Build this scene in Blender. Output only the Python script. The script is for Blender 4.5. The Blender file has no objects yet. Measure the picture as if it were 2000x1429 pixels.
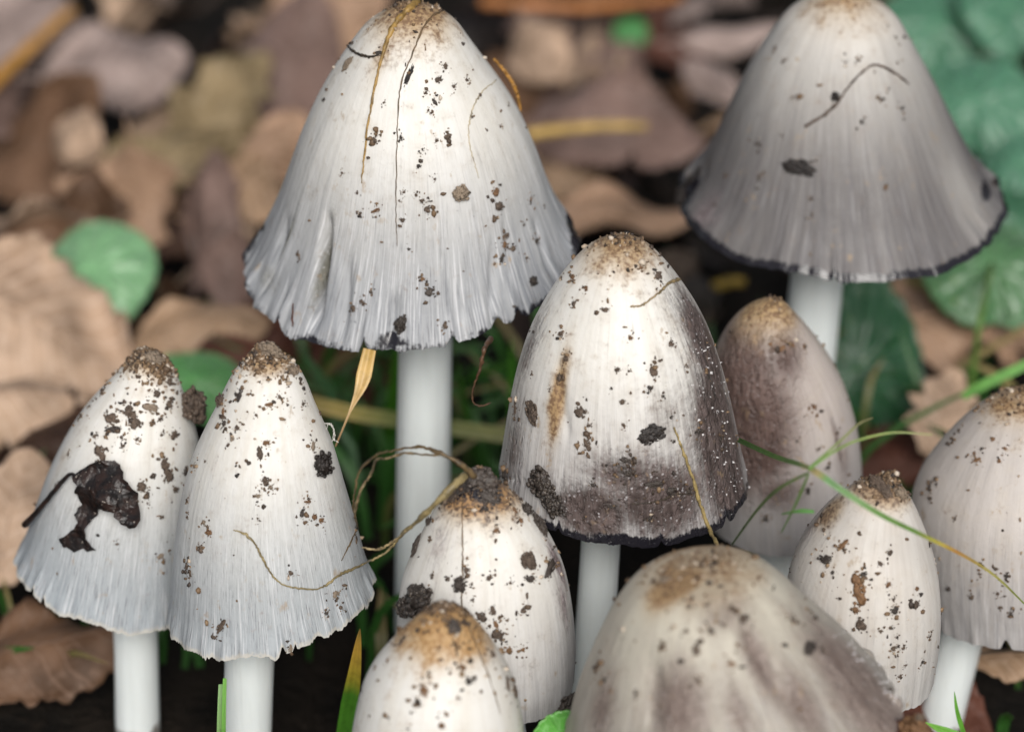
import bpy, math, random
import numpy as np
from mathutils import Vector, Matrix, geometry
from mathutils.bvhtree import BVHTree

scene = bpy.context.scene
COL = scene.collection
rad = math.radians
CM = 0.01

# ---------------------------------------------------------------- camera
PITCH, CAM_H, LENS = rad(29), 0.345, 100.0
cam_data = bpy.data.cameras.new('camera')
cam = bpy.data.objects.new('camera', cam_data)
COL.objects.link(cam)
cam.location = (0, 0, CAM_H)
cam.rotation_euler = (math.pi / 2 - PITCH, 0, 0)
cam_data.lens, cam_data.sensor_width = LENS, 36.0
cam_data.clip_start, cam_data.clip_end = 0.01, 300
cam_data.dof.use_dof = True
cam_data.dof.focus_distance = 0.517
cam_data.dof.aperture_fstop = 9.0
cam_data.dof.aperture_blades = 7
scene.camera = cam

# ---------------------------------------------------------------- sky and sun (overcast)
SUN_EL, SUN_AZ = 36, 172          # azimuth clockwise from +y (straight ahead): soft light from over the camera's shoulder
world = bpy.data.worlds.new('World')
scene.world = world
world.use_nodes = True
wn = world.node_tree
wn.nodes.clear()
sky = wn.nodes.new('ShaderNodeTexSky')
sky.sky_type = 'NISHITA'
sky.sun_disc = False
sky.sun_elevation, sky.sun_rotation = rad(SUN_EL), rad(SUN_AZ)
sky.air_density, sky.dust_density, sky.ozone_density = 1.0, 3.0, 1.0
hsv = wn.nodes.new('ShaderNodeHueSaturation')
hsv.inputs['Saturation'].default_value = 0.35        # grey cloud cover
bg = wn.nodes.new('ShaderNodeBackground')
bg.inputs['Strength'].default_value = 0.05
wo = wn.nodes.new('ShaderNodeOutputWorld')
wn.links.new(sky.outputs[0], hsv.inputs['Color'])
wn.links.new(hsv.outputs[0], bg.inputs['Color'])
wn.links.new(bg.outputs[0], wo.inputs['Surface'])

sun_data = bpy.data.lights.new('sun', 'SUN')
sun_data.energy, sun_data.angle = 1.5, rad(26)
sun_data.color = (1.0, 0.965, 0.92)
sun = bpy.data.objects.new('sun', sun_data)
COL.objects.link(sun)
_d = Vector((math.sin(rad(SUN_AZ)) * math.cos(rad(SUN_EL)), math.cos(rad(SUN_AZ)) * math.cos(rad(SUN_EL)), math.sin(rad(SUN_EL))))
sun.rotation_euler = _d.to_track_quat('Z', 'Y').to_euler()

vs = scene.view_settings
vs.view_transform, vs.look, vs.gamma, vs.use_curve_mapping = 'Standard', 'None', 1.0, False
vs.exposure = 0.90
scene.cycles.use_denoising = True
scene.cycles.max_bounces = 6
scene.cycles.diffuse_bounces = 3
scene.cycles.sample_clamp_indirect = 6

# ---------------------------------------------------------------- pixel rays (photo is 2000 x 1429)
FPX = LENS / 36 * 2000
C0 = np.array([0, 0, CAM_H])
FW = np.array([0, math.cos(PITCH), -math.sin(PITCH)])
UP = np.array([0, math.sin(PITCH), math.cos(PITCH)])
RT = np.array([1.0, 0, 0])
def ray(px, py): return FW + RT * ((px - 1000) / FPX) + UP * ((714.5 - py) / FPX)
def at_depth(px, py, d): return C0 + ray(px, py) * d
def at_y(px, py, y): r = ray(px, py); return C0 + r * (y / r[1])
def at_z(px, py, z): r = ray(px, py); return C0 + r * ((z - CAM_H) / r[2])
R1, R2, R3, R4 = (450, 0, .4899), (1280, 0, .5039), (0, 650, .5452), (950, 430, .469)
R5, R6, R7, R9 = (660, 850, .4052), (1080, 1030, .36), (1380, 560, .6078), (580, 660, .3079)
def rg(reg, x, y): return reg[0] + reg[2] * x, reg[1] + reg[2] * y

# ---------------------------------------------------------------- object helpers
def props(o, label=None, cat=None, group=None, kind=None):
    if label: o['label'] = label
    if cat: o['category'] = cat
    if group: o['group'] = group
    if kind: o['kind'] = kind
    return o
def empty(name, loc, rot=(0, 0, 0)):
    o = bpy.data.objects.new(name, None)
    o.empty_display_size = 0.01
    o.location, o.rotation_euler = loc, rot
    COL.objects.link(o)
    return o
def mesh_np(name, verts, faces, smooth=True):
    """verts (n,3); faces (m,k) array or list"""
    me = bpy.data.meshes.new(name)
    verts = np.asarray(verts, dtype=np.float32)
    if isinstance(faces, np.ndarray):
        m, k = faces.shape
        me.vertices.add(len(verts)); me.vertices.foreach_set('co', verts.ravel())
        me.loops.add(m * k); me.loops.foreach_set('vertex_index', faces.astype(np.int32).ravel())
        me.polygons.add(m)
        me.polygons.foreach_set('loop_start', np.arange(0, m * k, k, dtype=np.int32))
        me.polygons.foreach_set('loop_total', np.full(m, k, dtype=np.int32))
        me.update(calc_edges=True)
        me.validate()
    else:
        me.from_pydata([tuple(map(float, v)) for v in verts], [], faces)
        me.update()
    if smooth: me.polygons.foreach_set('use_smooth', np.ones(len(me.polygons), dtype=bool))
    return me
def attr(me, name, typ, data):
    a = me.attributes.new(name, typ, 'POINT')
    key = {'FLOAT': 'value', 'FLOAT_VECTOR': 'vector', 'FLOAT_COLOR': 'color'}[typ]
    a.data.foreach_set(key, np.asarray(data, dtype=np.float32).ravel())
def link(name, me, mat, parent=None):
    o = bpy.data.objects.new(name, me)
    COL.objects.link(o)
    if mat and not me.materials: me.materials.append(mat)
    if parent: o.parent = parent
    return o
def grid_faces(nu, nv, wrap=False):
    """vertex index = i*nv + j; wrap closes j"""
    i = np.arange(nu - 1)[:, None]
    j = np.arange(nv if wrap else nv - 1)[None, :]
    j2 = (j + 1) % nv
    f = np.stack([i * nv + j, i * nv + j2, (i + 1) * nv + j2, (i + 1) * nv + j], -1)
    return f.reshape(-1, 4)
def smooth01(a, b, x):
    t = np.clip((x - a) / (b - a), 0, 1)
    return t * t * (3 - 2 * t)
def fourier(rng, ks, n, th):
    """periodic noise of the angle, about unit amplitude"""
    o = np.zeros_like(th)
    for _ in range(n):
        k = rng.integers(ks[0], ks[1] + 1)
        o += np.cos(k * th + rng.uniform(0, 6.283)) * rng.uniform(.4, 1)
    return o / math.sqrt(n)
def tube(points, radii, sides=8, cap=True):
    """verts, faces of a tube along points"""
    P = np.asarray(points, float); n = len(P)
    T = np.gradient(P, axis=0); T /= np.linalg.norm(T, axis=1)[:, None] + 1e-12
    ref = np.array([0, 0, 1.0]) if abs(T[0][2]) < .9 else np.array([1.0, 0, 0])
    V = []
    N = np.cross(T[0], ref); N /= np.linalg.norm(N)
    a = np.linspace(0, 2 * np.pi, sides, endpoint=False)
    for i in range(n):
        N = N - T[i] * (N @ T[i]); N /= np.linalg.norm(N)
        B = np.cross(T[i], N)
        V.append(P[i] + radii[i] * (np.cos(a)[:, None] * N + np.sin(a)[:, None] * B))
    V = np.concatenate(V)
    F = [tuple(f) for f in grid_faces(n, sides, True)]
    if cap:
        F.append(tuple(range(sides))[::-1]); F.append(tuple(range((n - 1) * sides, n * sides)))
    return V, F
def spline(pts, n):
    """Catmull-Rom through pts, n samples"""
    P = np.asarray(pts, float)
    Q = np.vstack([2 * P[0] - P[1], P, 2 * P[-1] - P[-2]])
    out = []
    m = len(P) - 1
    for s in np.linspace(0, m - 1e-9, n):
        i = int(s); u = s - i
        a, b, c, d = Q[i], Q[i + 1], Q[i + 2], Q[i + 3]
        out.append(.5 * (2 * b + (c - a) * u + (2 * a - 5 * b + 4 * c - d) * u * u + (3 * b - a - 3 * c + d) * u ** 3))
    return np.array(out)

# ---------------------------------------------------------------- node helpers
class NT:
    def __init__(s, name):
        s.m = bpy.data.materials.new(name); s.m.use_nodes = True
        s.t = s.m.node_tree; s.t.nodes.clear()
        s.out = s.n('ShaderNodeOutputMaterial'); s.b = s.n('ShaderNodeBsdfPrincipled')
        s.l(s.b.outputs[0], s.out.inputs[0])
    def n(s, typ, **kw):
        o = s.t.nodes.new(typ)
        for k, v in kw.items(): setattr(o, k, v)
        return o
    def l(s, a, b): s.t.links.new(a, b)
    def put(s, sock, v):
        if isinstance(v, bpy.types.NodeSocket): s.l(v, sock)
        else: sock.default_value = v
    def math(s, op, a, b=0.0, c=None, clamp=False):
        o = s.n('ShaderNodeMath', operation=op, use_clamp=clamp)
        s.put(o.inputs[0], a); s.put(o.inputs[1], b)
        if c is not None: s.put(o.inputs[2], c)
        return o.outputs[0]
    def step(s, a, b, x):
        o = s.n('ShaderNodeMapRange', interpolation_type='SMOOTHSTEP')
        s.put(o.inputs[0], x); s.put(o.inputs[1], a); s.put(o.inputs[2], b)
        return o.outputs[0]
    def mix(s, f, a, b):
        o = s.n('ShaderNodeMix', data_type='RGBA')
        s.put(o.inputs[0], f)
        s.put(o.inputs[6], a if isinstance(a, bpy.types.NodeSocket) else (*a, 1))
        s.put(o.inputs[7], b if isinstance(b, bpy.types.NodeSocket) else (*b, 1))
        return o.outputs[2]
    def noise(s, vec, scale, detail=4, rough=.55, dist=0.0):
        o = s.n('ShaderNodeTexNoise')
        if vec is not None: s.l(vec, o.inputs['Vector'])
        s.put(o.inputs['Scale'], scale); o.inputs['Detail'].default_value = detail
        o.inputs['Roughness'].default_value = rough; o.inputs['Distortion'].default_value = dist
        return o.outputs[0]
    def voro(s, vec, scale, feature='F1'):
        o = s.n('ShaderNodeTexVoronoi', feature=feature)
        s.l(vec, o.inputs['Vector']); o.inputs['Scale'].default_value = scale
        return o
    def attr(s, name): return s.n('ShaderNodeAttribute', attribute_name=name)
    def sep(s, v):
        o = s.n('ShaderNodeSeparateXYZ'); s.l(v, o.inputs[0]); return o.outputs
    def comb(s, x, y, z):
        o = s.n('ShaderNodeCombineXYZ')
        for i, v in enumerate((x, y, z)): s.put(o.inputs[i], v)
        return o.outputs[0]
    def vscale(s, v, sc, off=(0, 0, 0)):
        o = s.n('ShaderNodeMapping'); s.l(v, o.inputs[0]); o.inputs['Scale'].default_value = sc; o.inputs['Location'].default_value = off
        return o.outputs[0]
    def bump(s, h, strength, dist, prev=None):
        o = s.n('ShaderNodeBump'); s.put(o.inputs['Height'], h)
        o.inputs['Strength'].default_value = strength; o.inputs['Distance'].default_value = dist
        if prev is not None: s.l(prev, o.inputs['Normal'])
        return o.outputs[0]
    def set(s, **kw):
        for k, v in kw.items():
            s.put(s.b.inputs[k.replace('_', ' ')], v if isinstance(v, (bpy.types.NodeSocket, float, int)) or len(v) != 3 or k == 'Subsurface_Radius' else (*v, 1))
        return s.m

def cap_material(name, P, off):
    N = NT(name)
    fib = N.attr('fib').outputs['Vector']; mk = N.attr('mask')
    mc = N.n('ShaderNodeSeparateColor'); N.l(mk.outputs['Color'], mc.inputs[0])
    stain, ochre, grey, ink = mc.outputs[0], mc.outputs[1], mc.outputs[2], mk.outputs['Alpha']
    obj = N.n('ShaderNodeTexCoord').outputs['Object']
    broad = N.noise(N.vscale(fib, (5, 5, .9), off), 1, 4)
    fine = N.noise(N.vscale(fib, (24, 24, 3.6), off), 1, 4, .65)
    hair = N.noise(N.vscale(fib, (130, 130, P.get('dash', 11)), off), 1, 3, .65)
    blot = N.noise(obj, 260, 3, .6)
    grain = N.noise(obj, 1300, 2, .6)
    c = N.mix(N.step(.3, .75, broad), P['white'], P['cream'])
    c = N.mix(N.math('MULTIPLY', N.step(.45, .72, blot), .30), c, P['cream2'])
    gf = N.math('MULTIPLY', grey, N.math('ADD', .95 - .65 * P.get('bar', 1), N.math('ADD', N.math('MULTIPLY', fine, .8 * P.get('bar', 1)), N.math('MULTIPLY', broad, .5 * P.get('bar', 1)))), clamp=True)
    c = N.mix(gf, c, P['grey'])
    # dark threads between the fibres, strongest where the cap has greyed
    th = N.math('MULTIPLY', N.step(.53, .70, hair), N.math('MULTIPLY_ADD', grey, P['thread'], P.get('tb', .06)))
    c = N.mix(th, c, P['threadc'])
    th2 = N.math('MULTIPLY', N.step(.56, .72, fine), N.math('MULTIPLY_ADD', grey, .34 * P.get('bar', 1), P.get('tb', .06)))
    c = N.mix(th2, c, P['threadc'])
    lt = N.math('MULTIPLY', N.step(.52, .66, N.noise(N.vscale(fib, (90, 90, 7), (3.1, 8.2, off[0])), 1, 3, .6)), N.math('MULTIPLY', grey, P.get('light', .40)))
    c = N.mix(lt, c, (.80, .80, .82))
    # stains: brown-violet areas where the cap dissolves; on cap A painted fold shade
    q = P.get('stn', 1.0)
    sv = N.math('ADD', N.math('MULTIPLY', stain, 1.15), N.math('ADD', N.math('MULTIPLY_ADD', fine, .75 * q, -.37 * q), N.math('ADD', N.math('MULTIPLY_ADD', blot, .55 * q, -.27 * q), N.math('MULTIPLY_ADD', grain, .4 * q, -.2 * q))))
    sf = N.math('MULTIPLY', N.step(.04, .92, sv), .97)
    sc = N.mix(N.step(.36, .64, N.math('ADD', N.math('MULTIPLY', fine, .55), N.math('MULTIPLY', blot, .45))), P['stain'], P['stain2'])
    vo = N.voro(obj, 1150)
    fleck = N.math('MULTIPLY', N.step(.34, .20, vo.outputs['Distance']), N.step(.50, .62, N.noise(obj, 700, 2)))
    c2 = N.mix(sf, c, N.mix(N.math('MULTIPLY', N.step(.50, .64, N.noise(N.vscale(obj, (800, 800, 420)), 1, 3, .6)), .7 * q), sc, P['stain']))
    c = N.mix(N.math('MULTIPLY', N.math('MULTIPLY', fleck, sf), .45 * q), c2, (.72, .70, .72))
    c = N.mix(N.math('MULTIPLY', N.step(.0, .70, ochre), .80), c, P['tip'])
    sm = N.math('MULTIPLY', N.step(.60, .72, N.noise(N.vscale(obj, (420, 420, 300), off), 1, 4, .62)), N.math('MULTIPLY', N.step(.42, .62, N.noise(obj, 110, 2)), .62))
    c = N.mix(sm, c, (.34, .24, .14))
    # ochre crust round the tip, broken into small scales
    ov = N.math('ADD', ochre, N.math('ADD', N.math('MULTIPLY_ADD', blot, 1.1, -.55), N.math('MULTIPLY_ADD', grain, .7, -.35)))
    of = N.math('MULTIPLY', N.step(.16, .72, ov), .92)
    c = N.mix(of, c, N.mix(N.step(.38, .62, grain), P['och'], P['och2']))
    if P.get('edge'):
        tt_ = N.sep(fib)[2]
        c = N.mix(N.math('MULTIPLY', N.step(.988, .998, N.math('ADD', tt_, N.math('MULTIPLY_ADD', grain, .02, -.01))), .8), c, (.50, .475, .42))
    # wet black ink on the rim
    ink = N.math('MULTIPLY', ink, N.math('MULTIPLY_ADD', broad, 1.6 * P.get('patchy', 0), 1 - .85 * P.get('patchy', 0)))
    iv = N.math('ADD', ink, N.math('ADD', N.math('MULTIPLY_ADD', fine, .9, -.45), N.math('MULTIPLY_ADD', grain, .5, -.25)))
    kf = N.step(.40, .68, iv)
    c = N.mix(kf, c, (.014, .013, .018))
    hgt = N.math('ADD', N.math('MULTIPLY', hair, .055), N.math('ADD', N.math('MULTIPLY', fine, .035), N.math('ADD', N.math('MULTIPLY', blot, .30), N.math('MULTIPLY', grain, .08))))
    hgt = N.math('SUBTRACT', hgt, N.math('MULTIPLY', sf, N.math('MULTIPLY', N.step(.46, .64, N.noise(N.vscale(obj, (800, 800, 520)), 1, 3, .6)), .55)))
    b1 = N.bump(hgt, .6, .001)
    ro = N.math('SUBTRACT', N.math('MULTIPLY_ADD', blot, .22, P.get('rough', .42)), N.math('MULTIPLY', kf, .33))
    return N.set(Base_Color=c, Roughness=ro, Normal=b1, Specular_IOR_Level=.4)
def stem_material():
    N = NT('stem')
    obj = N.n('ShaderNodeTexCoord').outputs['Object']
    f = N.noise(N.vscale(obj, (900, 900, 45)), 1, 5, .6)
    b = N.noise(N.vscale(obj, (260, 260, 40)), 1, 4)
    c = N.mix(N.step(.35, .7, b), (.73, .775, .77), (.68, .72, .715))
    c = N.mix(N.math('MULTIPLY', N.step(.5, .7, f), .16), c, (.50, .53, .51))
    z = N.sep(obj)[2]
    dirt = N.step(.75, .95, N.math('ADD', N.noise(obj, 420, 4), N.math('MULTIPLY', N.step(.009, .0, z), .6)))
    c = N.mix(N.math('MULTIPLY', dirt, .8), c, (.08, .055, .035))
    sp = N.step(.76, .80, N.noise(obj, 700, 3)); c = N.mix(N.math('MULTIPLY', sp, .6), c, (.16, .11, .07))
    return N.set(Base_Color=c, Roughness=.45, Normal=N.bump(f, .25, .0004), Subsurface_Weight=.25, Subsurface_Radius=(.004, .0035, .003), Subsurface_Scale=1.0)
def gill_material():
    N = NT('gills')
    fib = N.attr('fib').outputs['Vector']
    f = N.noise(N.vscale(fib, (60, 60, 1)), 1, 2)
    return N.set(Base_Color=N.mix(f, (.03, .026, .028), (.14, .12, .12)), Roughness=.4)
def soil_material(name, dark, light, rough, sand):
    N = NT(name)
    obj = N.n('ShaderNodeTexCoord').outputs['Object']
    rnd = N.n('ShaderNodeObjectInfo').outputs['Random']
    n1 = N.noise(obj, 3.5, 4); n2 = N.noise(obj, 14, 3)
    c = N.mix(N.math('ADD', N.math('MULTIPLY', N.step(.3, .7, n1), .6), N.math('MULTIPLY', rnd, .4)), dark, light)
    v = N.voro(obj, 9)
    gr = N.math('MULTIPLY', N.step(.26, .16, v.outputs['Distance']), N.step(.60 - sand * .3, .70 - sand * .3, N.noise(obj, 6, 2)))
    c = N.mix(N.math('MULTIPLY', gr, .85), c, (.42, .36, .29))
    return N.set(Base_Color=c, Roughness=N.math('MULTIPLY_ADD', n2, .3, rough - .1), Normal=N.bump(n2, .6, .0002))
def grit_material():
    N = NT('grit')
    t = N.attr('tone').outputs['Fac']
    r = N.n('ShaderNodeValToRGB'); N.l(t, r.inputs[0])
    e = r.color_ramp.elements
    e[0].position, e[0].color = 0, (.018, .014, .012, 1); e[1].position, e[1].color = 1, (.55, .47, .38, 1)
    for p, c in ((.35, (.05, .034, .024, 1)), (.6, (.14, .085, .045, 1)), (.85, (.24, .16, .09, 1))):
        x = e.new(p); x.color = c
    return N.set(Base_Color=r.outputs[0], Roughness=.6)
def leaf_material(name='dead_leaf', green=False):
    N = NT(name)
    uv = N.attr('luv').outputs['Vector']
    oi = N.n('ShaderNodeObjectInfo'); base = oi.outputs['Color']
    obj = N.n('ShaderNodeTexCoord').outputs['Object']
    u, v, w = N.sep(uv)
    offs = N.n('ShaderNodeVectorMath', operation='ADD'); N.l(obj, offs.inputs[0]); N.l(N.comb(N.math('MULTIPLY', oi.outputs['Random'], 9.0), 0.0, 0.0), offs.inputs[1])
    n1 = N.noise(offs.outputs[0], 70, 5); n2 = N.noise(offs.outputs[0], 420, 4)
    ph = N.math('MULTIPLY', N.math('SUBTRACT', u, N.math('MULTIPLY', N.math('ABSOLUTE', v), .22 if not green else .0)), 9.0 if not green else 11.0)
    if not green: ph = N.math('ADD', ph, N.math('MULTIPLY', n1, 1.6))
    fr = N.math('ABSOLUTE', N.math('SUBTRACT', N.math('FRACT', ph), .5))
    vein = N.step(.12, .02, fr)
    hs = N.n('ShaderNodeHueSaturation'); N.l(base, hs.inputs['Color'])
    hs.inputs['Value'].default_value = .42 if not green else .45; hs.inputs['Saturation'].default_value = 1.1
    hl = N.n('ShaderNodeHueSaturation'); N.l(base, hl.inputs['Color'])
    hl.inputs['Value'].default_value = 1.35; hl.inputs['Saturation'].default_value = .8
    c = N.mix(N.step(.38, .72, n1), base, hs.outputs[0]) if not green else N.mix(N.math('MULTIPLY', N.step(.4, .7, n1), .5), base, hs.outputs[0])
    c = N.mix(N.math('MULTIPLY', N.step(.5, .75, n2), .5), c, hl.outputs[0])
    c = N.mix(N.math('MULTIPLY', vein, .5 if not green else .35), c, hl.outputs[0])
    if green:
        ve = N.voro(obj, 480, 'DISTANCE_TO_EDGE')
        net = N.step(.10, .02, ve.outputs['Distance'])
        c = N.mix(N.math('MULTIPLY', net, .5), c, hl.outputs[0])
        c = N.mix(N.math('MULTIPLY', N.step(.62, .74, n2), .5), c, (.33, .34, .12))
    nb = N.bump(vein, .35, .0005); nb = N.bump(n1, .4, .003, nb); nb = N.bump(n2, .35, .0006, nb)
    if green:
        return N.set(Base_Color=c, Roughness=.32, Normal=nb, Transmission_Weight=0.0, Subsurface_Weight=.15, Subsurface_Radius=(.001, .003, .0008), Subsurface_Scale=1.0)
    return N.set(Base_Color=c, Roughness=.58, Normal=nb, Specular_IOR_Level=.25)
def tint_material(name, rough=.5, scale=300, lo=.6):
    """colour from the object, with noise along it"""
    N = NT(name)
    oi = N.n('ShaderNodeObjectInfo'); obj = N.n('ShaderNodeTexCoord').outputs['Object']
    n = N.noise(obj, scale, 4)
    hs = N.n('ShaderNodeHueSaturation'); N.l(oi.outputs['Color'], hs.inputs['Color']); hs.inputs['Value'].default_value = lo
    return N.set(Base_Color=N.mix(N.step(.35, .65, n), oi.outputs['Color'], hs.outputs[0]), Roughness=rough, Normal=N.bump(n, .3, .0004))
def blade_material():
    """grass: colour runs from col0 at the base to col1 at the tip (vertex attribute), fine ribs along"""
    N = NT('grass_blade')
    col = N.attr('col').outputs['Color']; uv = N.attr('luv').outputs['Vector']
    u, v, w = N.sep(uv)
    rib = N.math('ABSOLUTE', N.math('SUBTRACT', N.math('FRACT', N.math('MULTIPLY', v, 3.0)), .5))
    n = N.noise(N.n('ShaderNodeTexCoord').outputs['Object'], 500, 3)
    hs = N.n('ShaderNodeHueSaturation'); N.l(col, hs.inputs['Color']); hs.inputs['Value'].default_value = .55
    c = N.mix(N.math('ADD', N.math('MULTIPLY', rib, .5), N.math('MULTIPLY', N.step(.45, .7, n), .5)), col, hs.outputs[0])
    return N.set(Base_Color=c, Roughness=.42, Normal=N.bump(rib, .3, .0003), Subsurface_Weight=.1, Subsurface_Radius=(.001, .002, .0005), Subsurface_Scale=1.0)
def ground_material():
    N = NT('soil')
    obj = N.n('ShaderNodeTexCoord').outputs['Object']
    a = N.noise(obj, 60, 6); b = N.noise(obj, 420, 5)
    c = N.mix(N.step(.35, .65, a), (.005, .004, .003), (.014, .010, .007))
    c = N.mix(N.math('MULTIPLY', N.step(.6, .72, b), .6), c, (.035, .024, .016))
    return N.set(Base_Color=c, Roughness=.8, Normal=N.bump(b, .9, .003, N.bump(a, .8, .01)), Specular_IOR_Level=.15)

M_STEM, M_GILL, M_GRIT = stem_material(), gill_material(), grit_material()
M_SOIL = soil_material('soil_crumb_brown', (.045, .031, .023), (.15, .105, .075), .62, .6)
M_MUD = soil_material('soil_crumb_dark', (.020, .016, .014), (.075, .058, .048), .32, .55)
M_SANDY = soil_material('soil_crumb_sandy', (.13, .095, .068), (.33, .26, .19), .7, .9)
M_RUST = soil_material('soil_crumb_rust', (.09, .045, .022), (.26, .14, .065), .6, .3)
M_FLAKE = soil_material('soil_flake_black', (.008, .006, .006), (.03, .022, .018), .35, .2)
M_LEAF, M_GREEN = leaf_material(), leaf_material('green_leaf', True)
M_TINT = tint_material('stalk'); M_FIBRE = tint_material('dry_fibre', .5, 700, .45)
M_BLADE = blade_material(); M_GROUND = ground_material()

# ---------------------------------------------------------------- ground: one sheet, fine near the mushrooms
def build_ground():
    n = 171
    s = np.linspace(-1, 1, n)
    sp = np.sinh(s * 5.2) / np.sinh(5.2) * 60
    X, Y = np.meshgrid(sp, sp + .62, indexing='ij')
    rng = np.random.default_rng(3)
    Z = np.zeros_like(X)
    for k in range(26):
        f = rng.uniform(25, 190); a = rng.uniform(0, 6.28)
        Z += np.sin((X * math.cos(a) + Y * math.sin(a)) * f + rng.uniform(0, 6.28)) * .10 / f * 1.2
    for k in range(8):
        f = rng.uniform(.4, 2.5); a = rng.uniform(0, 6.28)
        Z += np.sin((X * math.cos(a) + (Y - .6) * math.sin(a)) * f) * .02 * np.clip(np.hypot(X, Y - .6) - .6, 0, 1)
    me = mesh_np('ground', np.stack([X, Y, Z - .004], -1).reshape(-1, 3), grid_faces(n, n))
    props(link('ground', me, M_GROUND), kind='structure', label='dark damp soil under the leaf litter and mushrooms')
build_ground()
CAPS = {
    'A': dict(base=(-1.939, 50.04, 9.264), lean=(0.009, -0.1039), tilt=0.0933, H=5.503,
        r=[0.0, 0.307, 0.613, 0.905, 1.13, 1.375, 1.647, 1.919, 2.168, 2.386, 2.611, 2.904, 3.236],
        o=[0.0, 0.034, 0.059, 0.025, 0.002, -0.007, -0.001, 0.013, 0.023, 0.021, 0.001, -0.035, -0.061]),
    'B1': dict(base=(-7.881, 46.731, 3.914), lean=(0.1894, 0.0439), tilt=-0.078, H=4.979,
        r=[0.0, 0.213, 0.388, 0.547, 0.711, 0.901, 1.09, 1.255, 1.399, 1.53, 1.64, 1.749, 1.885],
        o=[0.0, 0.113, 0.176, 0.184, 0.17, 0.149, 0.129, 0.109, 0.092, 0.081, 0.08, 0.082, 0.076]),
    'B2': dict(base=(-4.458, 44.238, 4.987), lean=(-0.0119, 0.0519), tilt=0.1617, H=5.258,
        r=[0.0, 0.125, 0.344, 0.574, 0.738, 0.883, 1.069, 1.264, 1.414, 1.546, 1.672, 1.784, 1.909],
        o=[0.0, 0.078, 0.12, 0.12, 0.098, 0.061, 0.014, -0.028, -0.061, -0.079, -0.077, -0.064, -0.037]),
    'E': dict(base=(2.115, 45.52, 6.886), lean=(-0.0289, -0.0142), tilt=-0.058, H=5.051,
        r=[0.0, 0.28, 0.553, 0.78, 1.004, 1.228, 1.452, 1.653, 1.816, 1.957, 2.079, 2.196, 2.313],
        o=[0.0, -0.031, -0.06, -0.073, -0.077, -0.076, -0.071, -0.072, -0.07, -0.062, -0.053, -0.038, -0.016]),
    'F': dict(base=(6.737, 53.472, 8.857), lean=(0.0011, -0.0601), tilt=-0.0039, H=4.865,
        r=[0.0, 0.15, 0.381, 0.749, 1.106, 1.342, 1.569, 1.811, 2.05, 2.287, 2.553, 2.899, 3.373],
        o=[0.0, -0.086, -0.146, -0.143, -0.141, -0.145, -0.143, -0.122, -0.087, -0.044, 0.009, 0.064, 0.11]),
    'C': dict(base=(-0.415, 42.865, 4.159), lean=(-0.0342, 0.0191), tilt=-0.0125, H=4.452,
        r=[0.0, 0.136, 0.282, 0.482, 0.704, 0.93, 1.132, 1.316, 1.471, 1.559, 1.602, 1.597, 1.527],
        o=[0.0, -0.021, -0.04, -0.046, -0.029, 0.002, 0.019, 0.016, 0.001, -0.01, -0.008, 0.007, 0.024]),
    'K': dict(base=(-1.32, 39.822, 3.827), lean=(0.0333, 0.0854), tilt=0.0, H=3.814,
        r=[0.0, 0.186, 0.372, 0.552, 0.736, 0.932, 1.129, 1.287, 1.392, 1.466, 1.519, 1.547, 1.542],
        o=[0.0, 0.034, 0.065, 0.064, 0.052, 0.038, 0.02, 0.009, 0.01, 0.007, 0.003, -0.0, -0.001]),
    'J': dict(base=(3.786, 39.488, 5.699), lean=(-0.1356, 0.0988), tilt=0.0384, H=3.072,
        r=[0.0, 0.457, 0.908, 1.15, 1.337, 1.511, 1.677, 1.864, 2.07, 2.287, 2.493, 2.676, 2.862],
        o=[0.0, -0.122, -0.236, -0.276, -0.275, -0.27, -0.262, -0.243, -0.21, -0.173, -0.138, -0.097, -0.052]),
    'G': dict(base=(5.474, 48.896, 4.107), lean=(-0.0813, -0.0872), tilt=-0.02, H=5.03,
        r=[0.0, 0.215, 0.43, 0.631, 0.826, 1.014, 1.182, 1.327, 1.441, 1.526, 1.582, 1.597, 1.567],
        o=[0.0, -0.082, -0.159, -0.199, -0.203, -0.18, -0.135, -0.082, -0.039, -0.009, 0.006, 0.008, 0.003]),
    'H': dict(base=(6.506, 43.202, 4.148), lean=(0.0689, -0.0499), tilt=-0.022, H=4.375,
        r=[0.0, 0.078, 0.24, 0.484, 0.69, 0.878, 1.057, 1.213, 1.33, 1.4, 1.421, 1.391, 1.317],
        o=[0.0, -0.109, -0.194, -0.253, -0.284, -0.304, -0.312, -0.304, -0.283, -0.245, -0.192, -0.126, -0.043]),
    'I': dict(base=(10.049, 46.732, 3.298), lean=(-0.0067, 0.1), tilt=0.0, H=4.57,
        r=[0.0, 0.288, 0.601, 0.856, 1.126, 1.404, 1.672, 1.913, 2.065, 2.127, 2.141, 2.107, 2.029],
        o=[0.0, -0.106, -0.196, -0.22, -0.207, -0.188, -0.169, -0.158, -0.155, -0.142, -0.117, -0.083, -0.042]),
}

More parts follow.
